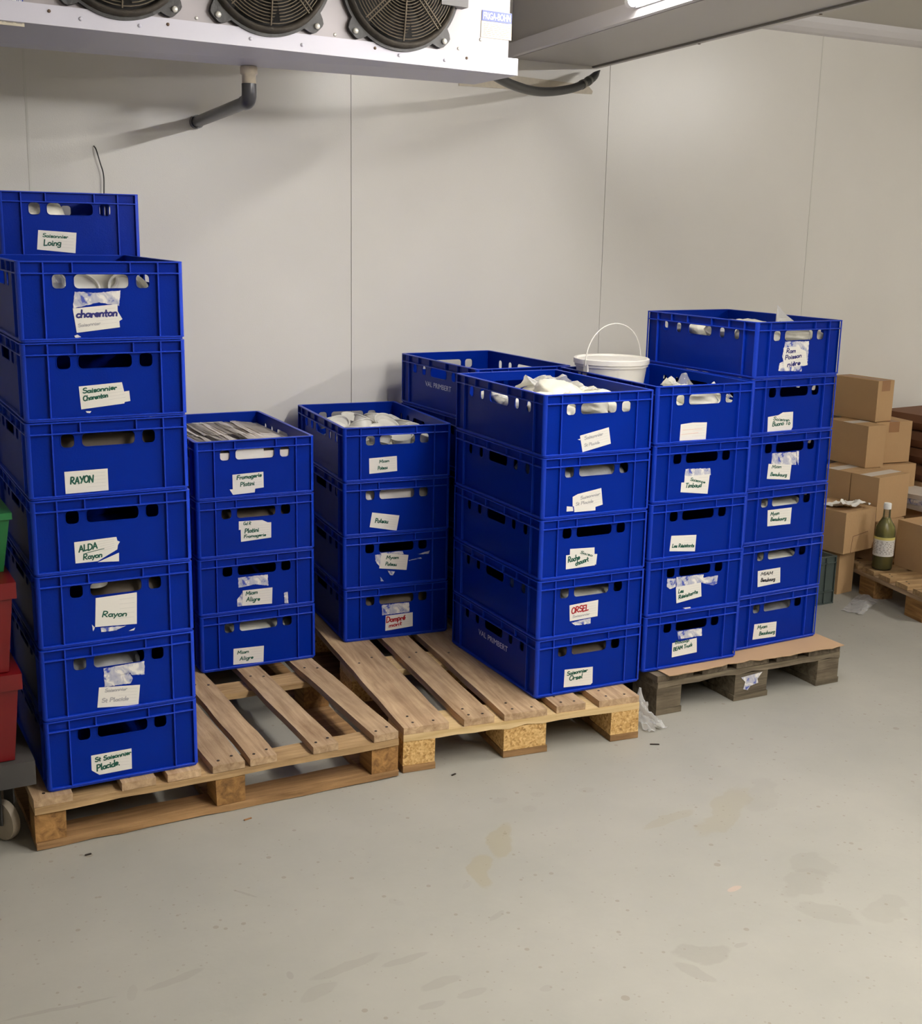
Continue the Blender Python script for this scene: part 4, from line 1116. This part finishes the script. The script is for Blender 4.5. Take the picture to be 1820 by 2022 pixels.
def film_mesh(w, d, h, seed, peaks=3, n=14):
    """crumpled clear sheet standing up in folds"""
    bm = bmesh.new(); off = Vector((seed * 5.3, seed * 2.9, 0)); g = []
    rr = random.Random(seed)
    pk = [(rr.uniform(-.5, .5), rr.uniform(-.5, .5), rr.uniform(.6, 1)) for _ in range(peaks)]
    for i in range(n + 1):
        row = []
        for j in range(n + 1):
            x, y = i / n - .5, j / n - .5
            z = 0
            for a, b_, hh in pk: z = max(z, hh * max(0, 1 - math.hypot(x - a, y - b_) * 2.0) ** 1.1)
            z += .42 * abs(noise.noise(Vector((x * 4, y * 4, 0)) + off)) + .12 * abs(noise.noise(Vector((x * 9, y * 9, 0)) + off))
            dx = .08 * noise.noise(Vector((x * 6, y * 6, 3)) + off)
            row.append(bm.verts.new(((x + dx) * w, (y - dx) * d, z * h)))
        g.append(row)
    for i in range(n):
        for j in range(n): bm.faces.new([g[i][j], g[i + 1][j], g[i + 1][j + 1], g[i][j + 1]])
    bmesh.ops.subdivide_edges(bm, edges=bm.edges[:], cuts=1, use_grid_fill=True, smooth=.6)
    return mesh(bm, smooth=True)

def pouch(crate, x, y, z, sx, sy, sz, seed, label, group=None, rz=0, rx=0, ry=0, m='bag', name='plastic_pouch', cat='bag', crease=.12):
    o = link(name, pouch_mesh(sx, sy, sz, seed, crease), M[m])
    place(o, crate, x, y, z, rz, rx, ry)
    return tag(o, label, cat, group)

# second stack: flat white bags fanned to the brim
rr = random.Random(21)
o = link('bag_bundle', None, M['bagsheet']) if False else None
bm = bmesh.new(); box(bm, .014, .386, .014, .586, 0, .138); bevel_all(bm, .006, 2)
o = link('bag_bundle', mesh(bm), M['bagsheet']); place(o, 'M4', 0, 0, .012)
tag(o, 'thick bundle of off-white flat bags filling the crate beside the tall stack', 'bag bundle')
first = None
for i in range(44):
    col, row = i % 22, i // 22
    if first is None:
        bm = bmesh.new(); L_, W_ = .283, .060
        rows = []
        for a in range(11):
            t = a / 10
            rows.append([bm.verts.new(((b_ / 4) * W_, (t - .5) * L_ + .002 * b_, .0012 * math.sin(t * 8 + b_ * 1.3) + .007 * (1 - b_ / 4) + (.0015 * math.sin(t * 17) if b_ == 4 else 0))) for b_ in range(5)])
        for A_, B_ in zip(rows, rows[1:]):
            for b_ in range(4): bm.faces.new([A_[b_], A_[b_ + 1], B_[b_ + 1], B_[b_]])
        bmesh.ops.solidify(bm, geom=bm.faces[:], thickness=.0012)
        o = link('flat_bag', mesh(bm), M['bagsheet']); first = o
    else:
        o = first.copy(); COL.objects.link(o)
    place(o, 'M4', .018 + col * .0136 + rr.uniform(-.003, .003), .158 + row * .283, .1535 + rr.uniform(-.001, .002), rr.uniform(-.03, .03), rr.uniform(-.006, .006), 0)
    tag(o, 'flat off-white bag, one of those fanned across the top of the full crate', 'bag', 'flat white bags fanned in the full crate')

# third stack: white tubs lying on bags
def tub_mesh(r=.042, h=.03):
    bm = bmesh.new()
    lathe(bm, [(r * .82, 0), (r * .95, h * .9), (r * 1.04, h * .9), (r * 1.04, h), (r * .92, h), (r * .86, h * .75), (r * .2, h * .72)], 28)
    return smooth_by_angle(mesh(bm), .7)
pouch('N4', .2, .3, .062, .165, .26, .05, 3, 'white bagged goods under the tubs in the crate by the wall')
TUB = tub_mesh(); TUB.materials.append(M['tub'])
k = 0
for (x, y, z, rx, ry) in ((.07, .08, .112, .2, .1), (.15, .06, .115, -.3, .2), (.24, .07, .113, .25, -.2), (.32, .09, .11, .1, .3), (.09, .17, .12, -.4, .2), (.18, .15, .125, .35, .1), (.27, .17, .122, -.2, -.3),
                          (.33, .2, .112, .5, .2), (.07, .27, .118, .3, .4), (.155, .26, .13, -.5, -.1), (.25, .28, .126, .4, .2), (.33, .31, .116, -.3, .3), (.1, .37, .122, .5, -.3), (.19, .38, .128, -.2, .5),
                          (.28, .39, .12, .6, .1), (.09, .47, .116, -.3, -.2), (.18, .49, .12, .3, .2), (.28, .5, .115, -.4, .2), (.34, .43, .11, .2, .5)):
    o = bpy.data.objects.new('white_tub', TUB); COL.objects.link(o)
    place(o, 'N4', x, y, z + .008, 0, rx, ry)
    tag(o, 'round white tub among the jumble in the open crate by the wall', 'tub', 'white tubs in the open crate by the wall'); k += 1

# front centre stack: bagged goods and clear film
for i, (x, y, z, sx, sy, sz, rz, rx, ry) in enumerate(((.2, .3, .048, .165, .26, .034, 0, 0, 0), (.09, .10, .126, .07, .075, .035, .3, .2, .1), (.21, .11, .134, .075, .07, .035, -.4, -.2, .25), (.315, .12, .13, .06, .075, .035, .5, .3, -.1),
        (.10, .25, .125, .07, .08, .035, .7, -.25, .2), (.22, .26, .150, .075, .08, .036, .2, .35, .1), (.315, .27, .13, .055, .08, .034, -.3, .1, -.35),
        (.11, .40, .120, .075, .07, .033, -.2, .2, .3), (.24, .41, .135, .07, .075, .035, .4, -.3, .1), (.32, .43, .118, .055, .06, .03, 0, .2, .2), (.13, .51, .11, .09, .06, .03, .1, 0, 0), (.29, .53, .11, .08, .05, .03, .3, 0, 0))):
    pouch('C5', x, y, z, sx, sy, sz, 10 + i, 'white bag among the heap in the front centre open crate' if i else 'large white bag at the bottom of the front centre open crate',
          'white bags in the front centre open crate' if i else None, rz, rx, ry, crease=.2)
for i, (x, y, z, w, d, h, s, lab) in enumerate(((.24, .38, .145, .18, .19, .052, 5, 'crumpled clear film standing highest in the front centre open crate'), (.12, .33, .138, .15, .15, .038, 9, 'low crumple of clear film at the left of the front centre open crate'),
                                                (.32, .30, .145, .10, .13, .040, 12, 'clear film crumpled against the right side of the front centre open crate'))):
    o = link('clear_film', film_mesh(w, d, h, s), M['film']); place(o, 'C5', x, y, z, .3 * i); tag(o, lab, 'plastic film')

# stack under the bucket
bk = thing('bucket', (2.553, 3.588, 1.028), math.radians(8), 'round white lidded bucket with thin raised handle, in an open blue crate', 'bucket')
bm = bmesh.new(); lathe(bm, [(.108, 0), (.112, .003), (.125, .098), (.130, .100), (.130, .112), (.126, .114)], 48); link('bucket_body', smooth_by_angle(mesh(bm), .7), M['bucket'], bk)
bm = bmesh.new(); lathe(bm, [(.1315, .108), (.1345, .110), (.1345, .126), (.130, .1285), (.124, .127), (.121, .122), (.02, .1215)], 48); link('lid', smooth_by_angle(mesh(bm), .7), M['bucket'], bk)
hp = []
for i in range(25):
    a = PI * i / 24
    hp.append((-.134 * math.cos(a), -.012 - .0 * math.sin(a), .106 + .142 * math.sin(a) ** .9))
link('bucket_handle', tube_mesh(hp, .0019, 4), M['bucket'], bk)
for sx in (-1, 1):
    bm = bmesh.new(); box(bm, sx * .130 - .004, sx * .130 + .004, -.022, -.002, .085, .112); bevel_all(bm, .003, 2); link('handle_lug', mesh(bm), M['bucket'], bk)
for i, (x, y, z, sx, sy, sz, rz, rx, ry) in enumerate(((.2, .3, .045, .165, .26, .03, 0, 0, 0), (.10, .09, .108, .075, .065, .034, .2, .2, .2), (.22, .10, .122, .075, .07, .036, -.4, -.3, .1), (.32, .11, .11, .05, .07, .03, .3, .2, 0), (.12, .21, .112, .08, .07, .032, .5, .1, .2), (.25, .21, .12, .075, .065, .034, -.2, .3, 0))):
    pouch('D5', x, y, z, sx, sy, sz, 40 + i, 'white bag among those in front of the bucket' if i else 'large white bag lying under the bucket', 'white bags in the crate with the bucket' if i else None, rz, rx, ry, crease=.2)
o = link('clear_film', film_mesh(.11, .12, .055, 23, 2), M['film']); place(o, 'D5', .25, .20, .145); tag(o, 'clear film sticking up just in front of the bucket', 'plastic film')
o = link('clear_film', film_mesh(.10, .1, .05, 27, 2), M['film']); place(o, 'D5', .32, .12, .13); tag(o, 'clear film at the near right corner of the bucket crate', 'plastic film')
# right stack
for i, (x, y, z, sx, sy, sz, rz, rx, ry) in enumerate(((.2, .3, .06, .165, .26, .04, 0, 0, 0), (.10, .09, .130, .08, .07, .035, .2, .1, .1), (.22, .10, .138, .08, .07, .036, -.4, -.2, .1), (.33, .10, .13, .05, .07, .03, .3, .2, 0), (.1, .25, .135, .075, .08, .035, .5, .1, .2), (.11, .42, .132, .075, .08, .033, -.1, .1, .1), (.26, .28, .14, .08, .08, .034, .2, .1, .1), (.27, .44, .13, .08, .08, .033, .6, .1, 0))):
    pouch('E6', x, y, z, sx, sy, sz, 60 + i, 'white bag among those topping the right stack' if i else 'large white bag at the bottom of the right open crate', 'white bags in the top right crate' if i else None, rz, rx, ry, crease=.15)
bm = bmesh.new()
v = [bm.verts.new(p) for p in ((0, 0, 0), (.012, .015, .095), (.05, .01, .06), (.095, -.01, .025), (.12, .0, -.01), (.04, .05, .0), (.06, .05, .035))]
for f in ((0, 1, 2), (0, 2, 3), (0, 3, 4), (1, 6, 2), (2, 6, 3), (0, 5, 1), (1, 5, 6), (3, 6, 4)): bm.faces.new([v[i] for i in f])
bmesh.ops.subdivide_edges(bm, edges=bm.edges[:], cuts=2, use_grid_fill=True, fractal=.15)
o = link('clear_film', mesh(bm), M['film']); place(o, 'E6', .20, .12, .145); tag(o, 'pointed clear film standing out of the top right crate', 'plastic film')
# packs seen through the holes of closed crates
for cr, x, y, z, sx, sy, sz, m_, lab in (
    ('L7', .19, .16, .050, .155, .13, .050, 'bag', 'white bag behind the slots of the charenton crate'),
    ('L7', .08, .08, .120, .045, .05, .04, 'film', 'clear film behind the left hole of the charenton crate'),
    ('K8', .11, .12, .09, .09, .10, .072, 'bag', 'grey-white bag behind the left slots of the topmost left crate'),
    ('L5', .2, .16, .075, .17, .13, .078, 'darkfill', 'brown bag behind the slots of the RAYON crate'),
    ('L3', .25, .14, .08, .11, .11, .070, 'darkfill', 'dark bag behind the slots of the squarish sticker crate'),
    ('L2', .15, .15, .075, .12, .12, .075, 'greybag', 'grey bag inside the crate with faded handwriting'),
    ('M3', .2, .2, .07, .17, .17, .07, 'darkfill', 'brown bag inside the Platini Fromagerie crate'),
    ('M1', .2, .16, .075, .16, .13, .062, 'bag', 'white bag inside the bottom crate of the second stack'),
    ('N3', .2, .16, .085, .165, .14, .078, 'bagsheet', 'off-white bag inside the crate marked Poteau'),
    ('N1', .2, .16, .082, .165, .14, .074, 'darkfill', 'brown bag inside the crate with red handwriting at the wall stack foot'),
    ('C4', .2, .16, .082, .165, .14, .076, 'greybag', 'grey bag inside the crate with the torn sticker tail'),
    ('C2', .2, .2, .07, .165, .17, .062, 'bag', 'white bag inside the ORSEL crate'),
    ('C1', .2, .2, .078, .165, .17, .072, 'darkfill', 'dark bag inside the bottom front centre crate'),
    ('E3', .2, .16, .072, .165, .14, .065, 'bag', 'white bag inside the crate with high Myam Beaubourg sticker'),
    ('E2', .2, .16, .07, .165, .14, .06, 'bag', 'white bag inside the crate with black handwriting'),
    ('E1', .2, .16, .072, .165, .14, .065, 'greybag', 'grey bag inside the bottom crate of the right stack')):
    pouch(cr, x, y, z + .012, sx, sy, sz, hash(cr) % 50 if False else sum(map(ord, cr)) % 47 + int(y * 100), lab, m=m_)
for i, (x, y, z, rx, ry) in enumerate(((.16, .07, .112, .9, .2), (.215, .085, .122, .7, -.3), (.265, .07, .110, 1.0, .1), (.20, .14, .13, .3, .2), (.29, .13, .118, .5, .4), (.12, .13, .118, .4, -.4))):
    o = bpy.data.objects.new('white_tub', TUB); COL.objects.link(o)
    place(o, 'L7', x, y, z, 0, rx, ry)
    tag(o, 'round white tub seen through the slot of the charenton crate', 'tub', 'white tubs in the charenton crate')
# white lid showing through the slot of a left crate
o = bpy.data.objects.new('white_tub', TUB); COL.objects.link(o); place(o, 'L3', .155, .06, .145, 0, .1, 0); tag(o, 'white round lid behind the slot above the squarish sticker', 'tub')
o = link('paper_card', mesh((lambda b: (box(b, 0, .10, 0, .0008, 0, .055), b)[1])(bmesh.new())), M['paper']); place(o, 'M4', .13, .0112, .1375 - .02)
tag(o, 'small white card behind the handle slot of the crate full of flat bags', 'card')
# ------------------------------------------------------------------ cardboard boxes at the right
def cbox(loc, rz, w, d, h, label, tape='y', marks=True, flap=False, dark=None):
    b = thing('cardboard_box', loc, math.radians(rz), label, 'box', 'cardboard boxes at the right')
    bm = bmesh.new(); box(bm, 0, w, 0, d, .0005, h - .002); bevel_all(bm, .003, 2)
    link('box_body', mesh(bm), M['kraft'], b)
    # top flaps with a thin gap
    g = .0012
    for k in (0, 1):
        bm = bmesh.new()
        if tape == 'y': box(bm, *((0, w / 2 - g) if k == 0 else (w / 2 + g, w)), 0, d, h - .002, h + .0005)
        else: box(bm, 0, w, *((0, d / 2 - g) if k == 0 else (d / 2 + g, d)), h - .002, h + .0005)
        link('flap', mesh(bm), M['kraft'], b)
    bm = bmesh.new()
    if tape == 'y': box(bm, w / 2 - .03, w / 2 + .03, 0, d, h + .0005, h + .0009); box(bm, w / 2 - .03, w / 2 + .03, -.0006, 0, h - .05, h + .0005)
    else: box(bm, 0, w, d / 2 - .03, d / 2 + .03, h + .0005, h + .0009)
    if marks: link('tape', mesh(bm), M['tape'] if tape == 'x' else M['browntape'], b)
    else: bm.free()
    return b
PT = .130   # deck height of the far right pallet
p4 = thing('wooden_pallet', (4.098, 3.42, 0), math.radians(-11), 'wooden pallet at the far right carrying cardboard boxes and a bottle', 'pallet')
rng = random.Random(99)
k = PT / .144
for i in range(7):
    y0 = .0 + i * .118
    board(p4, 'deck_board', (0, 1.2, y0, y0 + .082, .108, PT), M['deckx'], rng, 'x', nail=[(.03, y0 + .03), (.04, y0 + .06)], j=.002)
for x0, x1_ in ((0, .10), (.55, .65), (1.1, 1.2)):
    board(p4, 'stringer_board', (x0, x1_, 0, .79, .088, .1075), M['deck'], rng, 'y')
    pallet_blocks(p4, [(x0, x1_, .005, .12), (x0, x1_, .34, .45), (x0, x1_, .67, .785)], M['block_old'], .001, .0875, rng)

cbox((4.075, 3.89, 0), 6, .105, .26, .196, 'narrow cardboard box standing on the floor beside the far right pallet', marks=False)
e = cbox((4.055, 3.855, .199), 9, .225, .25, .190, 'leaning cardboard box with a cut side panel and crumpled white paper on top', marks=False)
bm = bmesh.new()
for a, b_ in (((.055, .0), (.065, .075)), ((.065, .075), (.175, .085))):
    dx, dz = b_[0] - a[0], b_[1] - a[1]; l = math.hypot(dx, dz); nx, nz = -dz / l * .0012, dx / l * .0012
    prism(bm, [(a[0] + nx, a[1] + nz), (a[0] - nx, a[1] - nz), (b_[0] - nx, b_[1] - nz), (b_[0] + nx, b_[1] + nz)], -.0006, 0)
link('cut_line', mesh(bm), M['tray'], e)
cbox((4.296, 3.890, PT), 8, .200, .44, .186, 'cardboard box on the pallet deck behind the bottle, carrying other boxes', marks=False)
cbox((4.290, 3.900, .318), 8, .232, .150, .203, 'cardboard box with white tape on top, directly above the bottle', tape='x')
cbox((4.268, 4.054, .318), 8, .232, .20, .203, 'cardboard box with white top tape, just behind the one above the bottle', tape='x')
cbox((4.545, 4.12, PT), -6, .24, .30, .186, 'cardboard box at the bottom near the wall, mostly hidden', marks=False)
cbox((4.550, 4.14, .318), -6, .22, .27, .198, 'cardboard box edge showing behind the taped boxes near the wall', marks=False)
cbox((4.540, 4.178, .521), -8, .212, .27, .200, 'square-faced cardboard box near the wall, second layer from the top', marks=True)
cbox((4.405, 4.100, .523), -1, .115, .27, .199, 'cardboard box with white tape beside the blue right stack, upper left of the pile', tape='x')
cbox((4.535, 4.185, .7235), 4, .115, .27, .196, 'topmost cardboard box of the pile by the wall', tape='y')
cbox((4.330, 3.50, PT), -1, .27, .31, .214, 'cardboard box to the right of the bottle, white tape across its top', tape='x')
# crumpled white paper
o = link('crumpled_paper', film_mesh(.17, .15, .05, 31, 2), M['paper'], None, (4.145, 3.955, .392)); tag(o, 'crumpled white paper on the leaning cardboard box', 'paper')
# newspapers and dark trays at the right edge
cbox((4.625, 3.86, PT), -3, .28, .26, .20, 'cardboard box behind the box right of the bottle, at the photo edge', marks=False)
for i in range(3):
    bm = bmesh.new(); box(bm, 0, .20, 0, .22, 0, .022); bevel_all(bm, .004, 1)
    o = link('newspaper_bundle', mesh(bm), M['tape'] if i != 1 else M['torn'], None, (4.60 + .01 * i, 3.90 + .012 * i, .333 + i * .024), .1 * i); tag(o, ['folded printed papers, lowest of three by the right edge', 'folded printed papers, middle of three by the right edge', 'folded printed papers, top of three by the right edge'][i], 'paper', 'folded papers by the right edge')
cbox((4.66, 4.14, .33), 0, .35, .26, .10, 'low brown box under the cardboard trays at the right edge', marks=False) if False else None
TR = None
for i in range(4):
    t = thing('cardboard_tray', (4.815 + (.012 if i % 2 else 0), 4.10, .416 + i * .083), math.radians(-2 + 2 * i), ['lowest folded brown cardboard tray at the right edge', 'second folded brown cardboard tray from below at the right edge', 'second folded brown cardboard tray from top at the right edge', 'top folded brown cardboard tray at the right edge'][i], 'cardboard tray', 'cardboard trays at the right edge')
    if TR is None:
        bm = bmesh.new()
        pr = [(.02, 0), (.35, 0), (.38, .025), (.38, .078), (-.0, .078), (-.012, .040)]
        prism(bm, pr, .30, 0, 'xz'); bevel_all(bm, .006, 2); TR = mesh(bm); TR.materials.append(M['tray'])
        bm = bmesh.new(); prism(bm, [(-.006, .060), (.376, .060), (.37, .064), (-.006, .064)], -.0012, 0); TR2 = mesh(bm); TR2.materials.append(M['nail'])
    for nm, me in (('tray_body', TR), ('fold_slot', TR2)):
        o = bpy.data.objects.new(nm, me); COL.objects.link(o); o.parent = t
bm = bmesh.new(); box(bm, 0, .34, 0, .28, 0, .285); bevel_all(bm, .003, 1)
o = link('cardboard_box', mesh(bm), M['kraft'], None, (4.815, 4.11, PT)); tag(o, 'dark cardboard box under the brown trays at the right edge', 'box', 'cardboard boxes at the right')

# bottle
bt = thing('glass_bottle', (4.236, 3.790, PT + .001), 0, 'tall glass bottle of yellow-green liquid with white cap and pale label', 'bottle')
bm = bmesh.new(); lathe(bm, [(.040, 0), (.0445, .006), (.0445, .175), (.040, .200), (.022, .228), (.0165, .240), (.0150, .285)], 32); link('bottle_glass', smooth_by_angle(mesh(bm), .8), M['bottleglass'], bt)
bm = bmesh.new(); lathe(bm, [(.038, .004), (.0425, .008), (.0425, .174), (.038, .198), (.0195, .226), (.015, .236)], 32); link('liquid', smooth_by_angle(mesh(bm), .8), M['liquid'], bt)
bm = bmesh.new(); lathe(bm, [(.0165, .276), (.017, .278), (.017, .300), (.015, .303)], 24); link('bottle_cap', smooth_by_angle(mesh(bm), .6), M['white'], bt)
bm = bmesh.new(); lathe(bm, [(.0452, .065), (.0452, .150)], 40, cap=False); lb = link('paper_label', mesh(bm, smooth=True), M['paper'], bt)
bm = bmesh.new(); lathe(bm, [(.0455, .140), (.0455, .152)], 40, cap=False); link('label_band', mesh(bm, smooth=True), M['paleyellow'], lb)
bm = bmesh.new(); rg = random.Random(5)
for i in range(8):
    z = .130 - i * .0075; a = -PI
    while a < PI:
        l = rg.uniform(.06, .25)
        r0 = .0456
        v = [bm.verts.new((r0 * math.cos(t), r0 * math.sin(t), zz)) for t, zz in ((a, z), (a + l, z), (a + l, z + .0028), (a, z + .0028))]
        bm.faces.new(v); a += l + rg.uniform(.05, .3)
link('label_print', mesh(bm), M['greyprint'], lb)

# grey crate on the floor
gc = thing('grey_crate', (3.655, 3.80, 0), 0, 'grey-green plastic crate on the floor behind the right stack', 'crate')
bm = bmesh.new()
box(bm, .006, .304, .006, .394, .0, .008)
for a in ((.006, .304, .006, .012), (.006, .304, .388, .394), (.006, .012, .012, .388), (.298, .304, .012, .388)): box(bm, *a, .008, .218)
for z in (.0, .055, .185, .213):
    box(bm, 0, .31, 0, .007, z, z + .005); box(bm, 0, .31, .393, .4, z, z + .005); box(bm, 0, .007, .007, .393, z, z + .005); box(bm, .303, .31, .007, .393, z, z + .005)
for x in (.0, .06, .12, .19, .25, .305): box(bm, x, x + .004, 0, .007, .0, .215)
link('crate_body', mesh(bm), M['greycrate'], gc)
bm = bmesh.new(); box(bm, .05, .26, .02, .35, .009, .17); 
o = link('cardboard_box', mesh(bm), M['kraft'], None, (3.655, 3.80, 0)); tag(o, 'cardboard box standing inside the grey-green crate', 'box', 'cardboard boxes at the right')

# plastic wrap on the floor
def wrap(name, loc, w, d, h, seed, label, rz=0):
    o = link(name, film_mesh(w, d, h, seed, 3, 18), M['film'], None, loc, rz); return tag(o, label, 'plastic film')
wrap('plastic_wrap', (4.05, 3.72, .001), .28, .10, .018, 41, 'clear plastic wrap on the floor under the edge of the far right pallet', .5)
wrap('plastic_wrap', (2.375, 3.06, .001), .085, .15, .10, 43, 'clear plastic bag crumpled between the centre pallet and the weathered pallet')
# splinters and bits on the floor
rg = random.Random(12)
for (x, y, a, l, lab) in ((1.02, 3.30, 1.9, .11, 'thin dark stick on the floor seen between the left pallet deck boards'), (1.62, 2.985, .3, .016, 'small dark chip on the floor in front of the centre pallet corner'),
                          (.98, 2.985, .2, .022, 'small orange chip on the floor by the left pallet'), (.55, 2.98, .1, .016, 'small dark chip by the left pallet near corner'), (3.52, 3.62, -.6, .10, 'long thin straw on the floor right of the weathered pallet'),
                          (2.30, 2.90, -.5, .03, 'curled sliver on the floor near the centre pallet')):
    bm = bmesh.new(); box(bm, -l / 2, l / 2, -.002, .002, 0, .003); 
    o = link('wood_splinter', mesh(bm), M['browntape'] if 'orange' in lab else M['nail'], None, (x, y, .0005), a); tag(o, lab, 'splinter')

# ------------------------------------------------------------------ red totes on a dolly, left edge
dl = thing('dolly', (-.17, 3.05, 0), 0, 'grey wheeled dolly under the red totes at the left edge', 'dolly')
bm = bmesh.new(); box(bm, 0, .615, 0, .40, .19, .255); bevel_all(bm, .012, 3); link('dolly_frame', mesh(bm), M['dolly'], dl)
for (x, y) in ((.545, .115), (.07, .115), (.545, .33), (.07, .33)):
    cs = link('caster', None, None, dl, (x, y, 0)); cs.rotation_euler = (0, 0, .5)
    bm = bmesh.new(); lathe(bm, [(.040, -.014), (.052, -.011), (.054, 0), (.052, .011), (.040, .014)], 28, (0, 0, .0545), 'x'); link('wheel', smooth_by_angle(mesh(bm), .7), M['wheel'], cs)
    bm = bmesh.new(); box(bm, -.022, -.018, -.02, .02, .05, .185); box(bm, .018, .022, -.02, .02, .05, .185); box(bm, -.022, .022, -.026, .026, .180, .189); lathe(bm, [(.012, -.024), (.012, .024)], 12, (0, 0, .0545), 'x'); link('fork', mesh(bm), M['dolly'], cs)
for i in range(2):
    t = thing('red_tote', (-.165, 3.052, .257 + i * .2365), 0, ['lower red lidded tote on the dolly at the left edge', 'upper red lidded tote at the left edge'][i], 'tote', 'red totes at the left edge')
    bm = bmesh.new()
    v0 = [(.025, .02), (.565, .02), (.565, .38), (.025, .38)]; v1 = [(.008, .008), (.582, .008), (.582, .392), (.008, .392)]
    A_ = [bm.verts.new((x, y, 0)) for x, y in v0]; B_ = [bm.verts.new((x, y, .195)) for x, y in v1]
    bm.faces.new(A_[::-1]); bm.faces.new(B_)
    for q in range(4): bm.faces.new([A_[q], A_[(q + 1) % 4], B_[(q + 1) % 4], B_[q]])
    bevel_all(bm, .012, 3); link('tote_body', smooth_by_angle(mesh(bm)), M['tote_red'], t)
    bm = bmesh.new(); box(bm, 0, .592, 0, .40, .193, .234); bevel_all(bm, .010, 3); link('lid', smooth_by_angle(mesh(bm)), M['tote_red'], t)
gb = thing('green_basket', (.08, 3.13, .7285), 0, 'green plastic basket on the red totes, barely showing beside the tall left stack', 'basket')
bm = bmesh.new()
A_ = [bm.verts.new(p) for p in ((.03, .03, 0), (.335, .03, 0), (.335, .25, 0), (.03, .25, 0))]; B_ = [bm.verts.new(p) for p in ((0, 0, .14), (.352, 0, .14), (.352, .28, .14), (0, .28, .14))]
bm.faces.new(A_[::-1]); bm.faces.new(B_)
for q in range(4): bm.faces.new([A_[q], A_[(q + 1) % 4], B_[(q + 1) % 4], B_[q]])
bevel_all(bm, .012, 2); link('basket_body', mesh(bm), M['green'], gb)
bm = bmesh.new(); box(bm, -.008, .358, -.008, .288, .141, .158); bevel_all(bm, .006, 2); link('rim', mesh(bm), M['green'], gb)
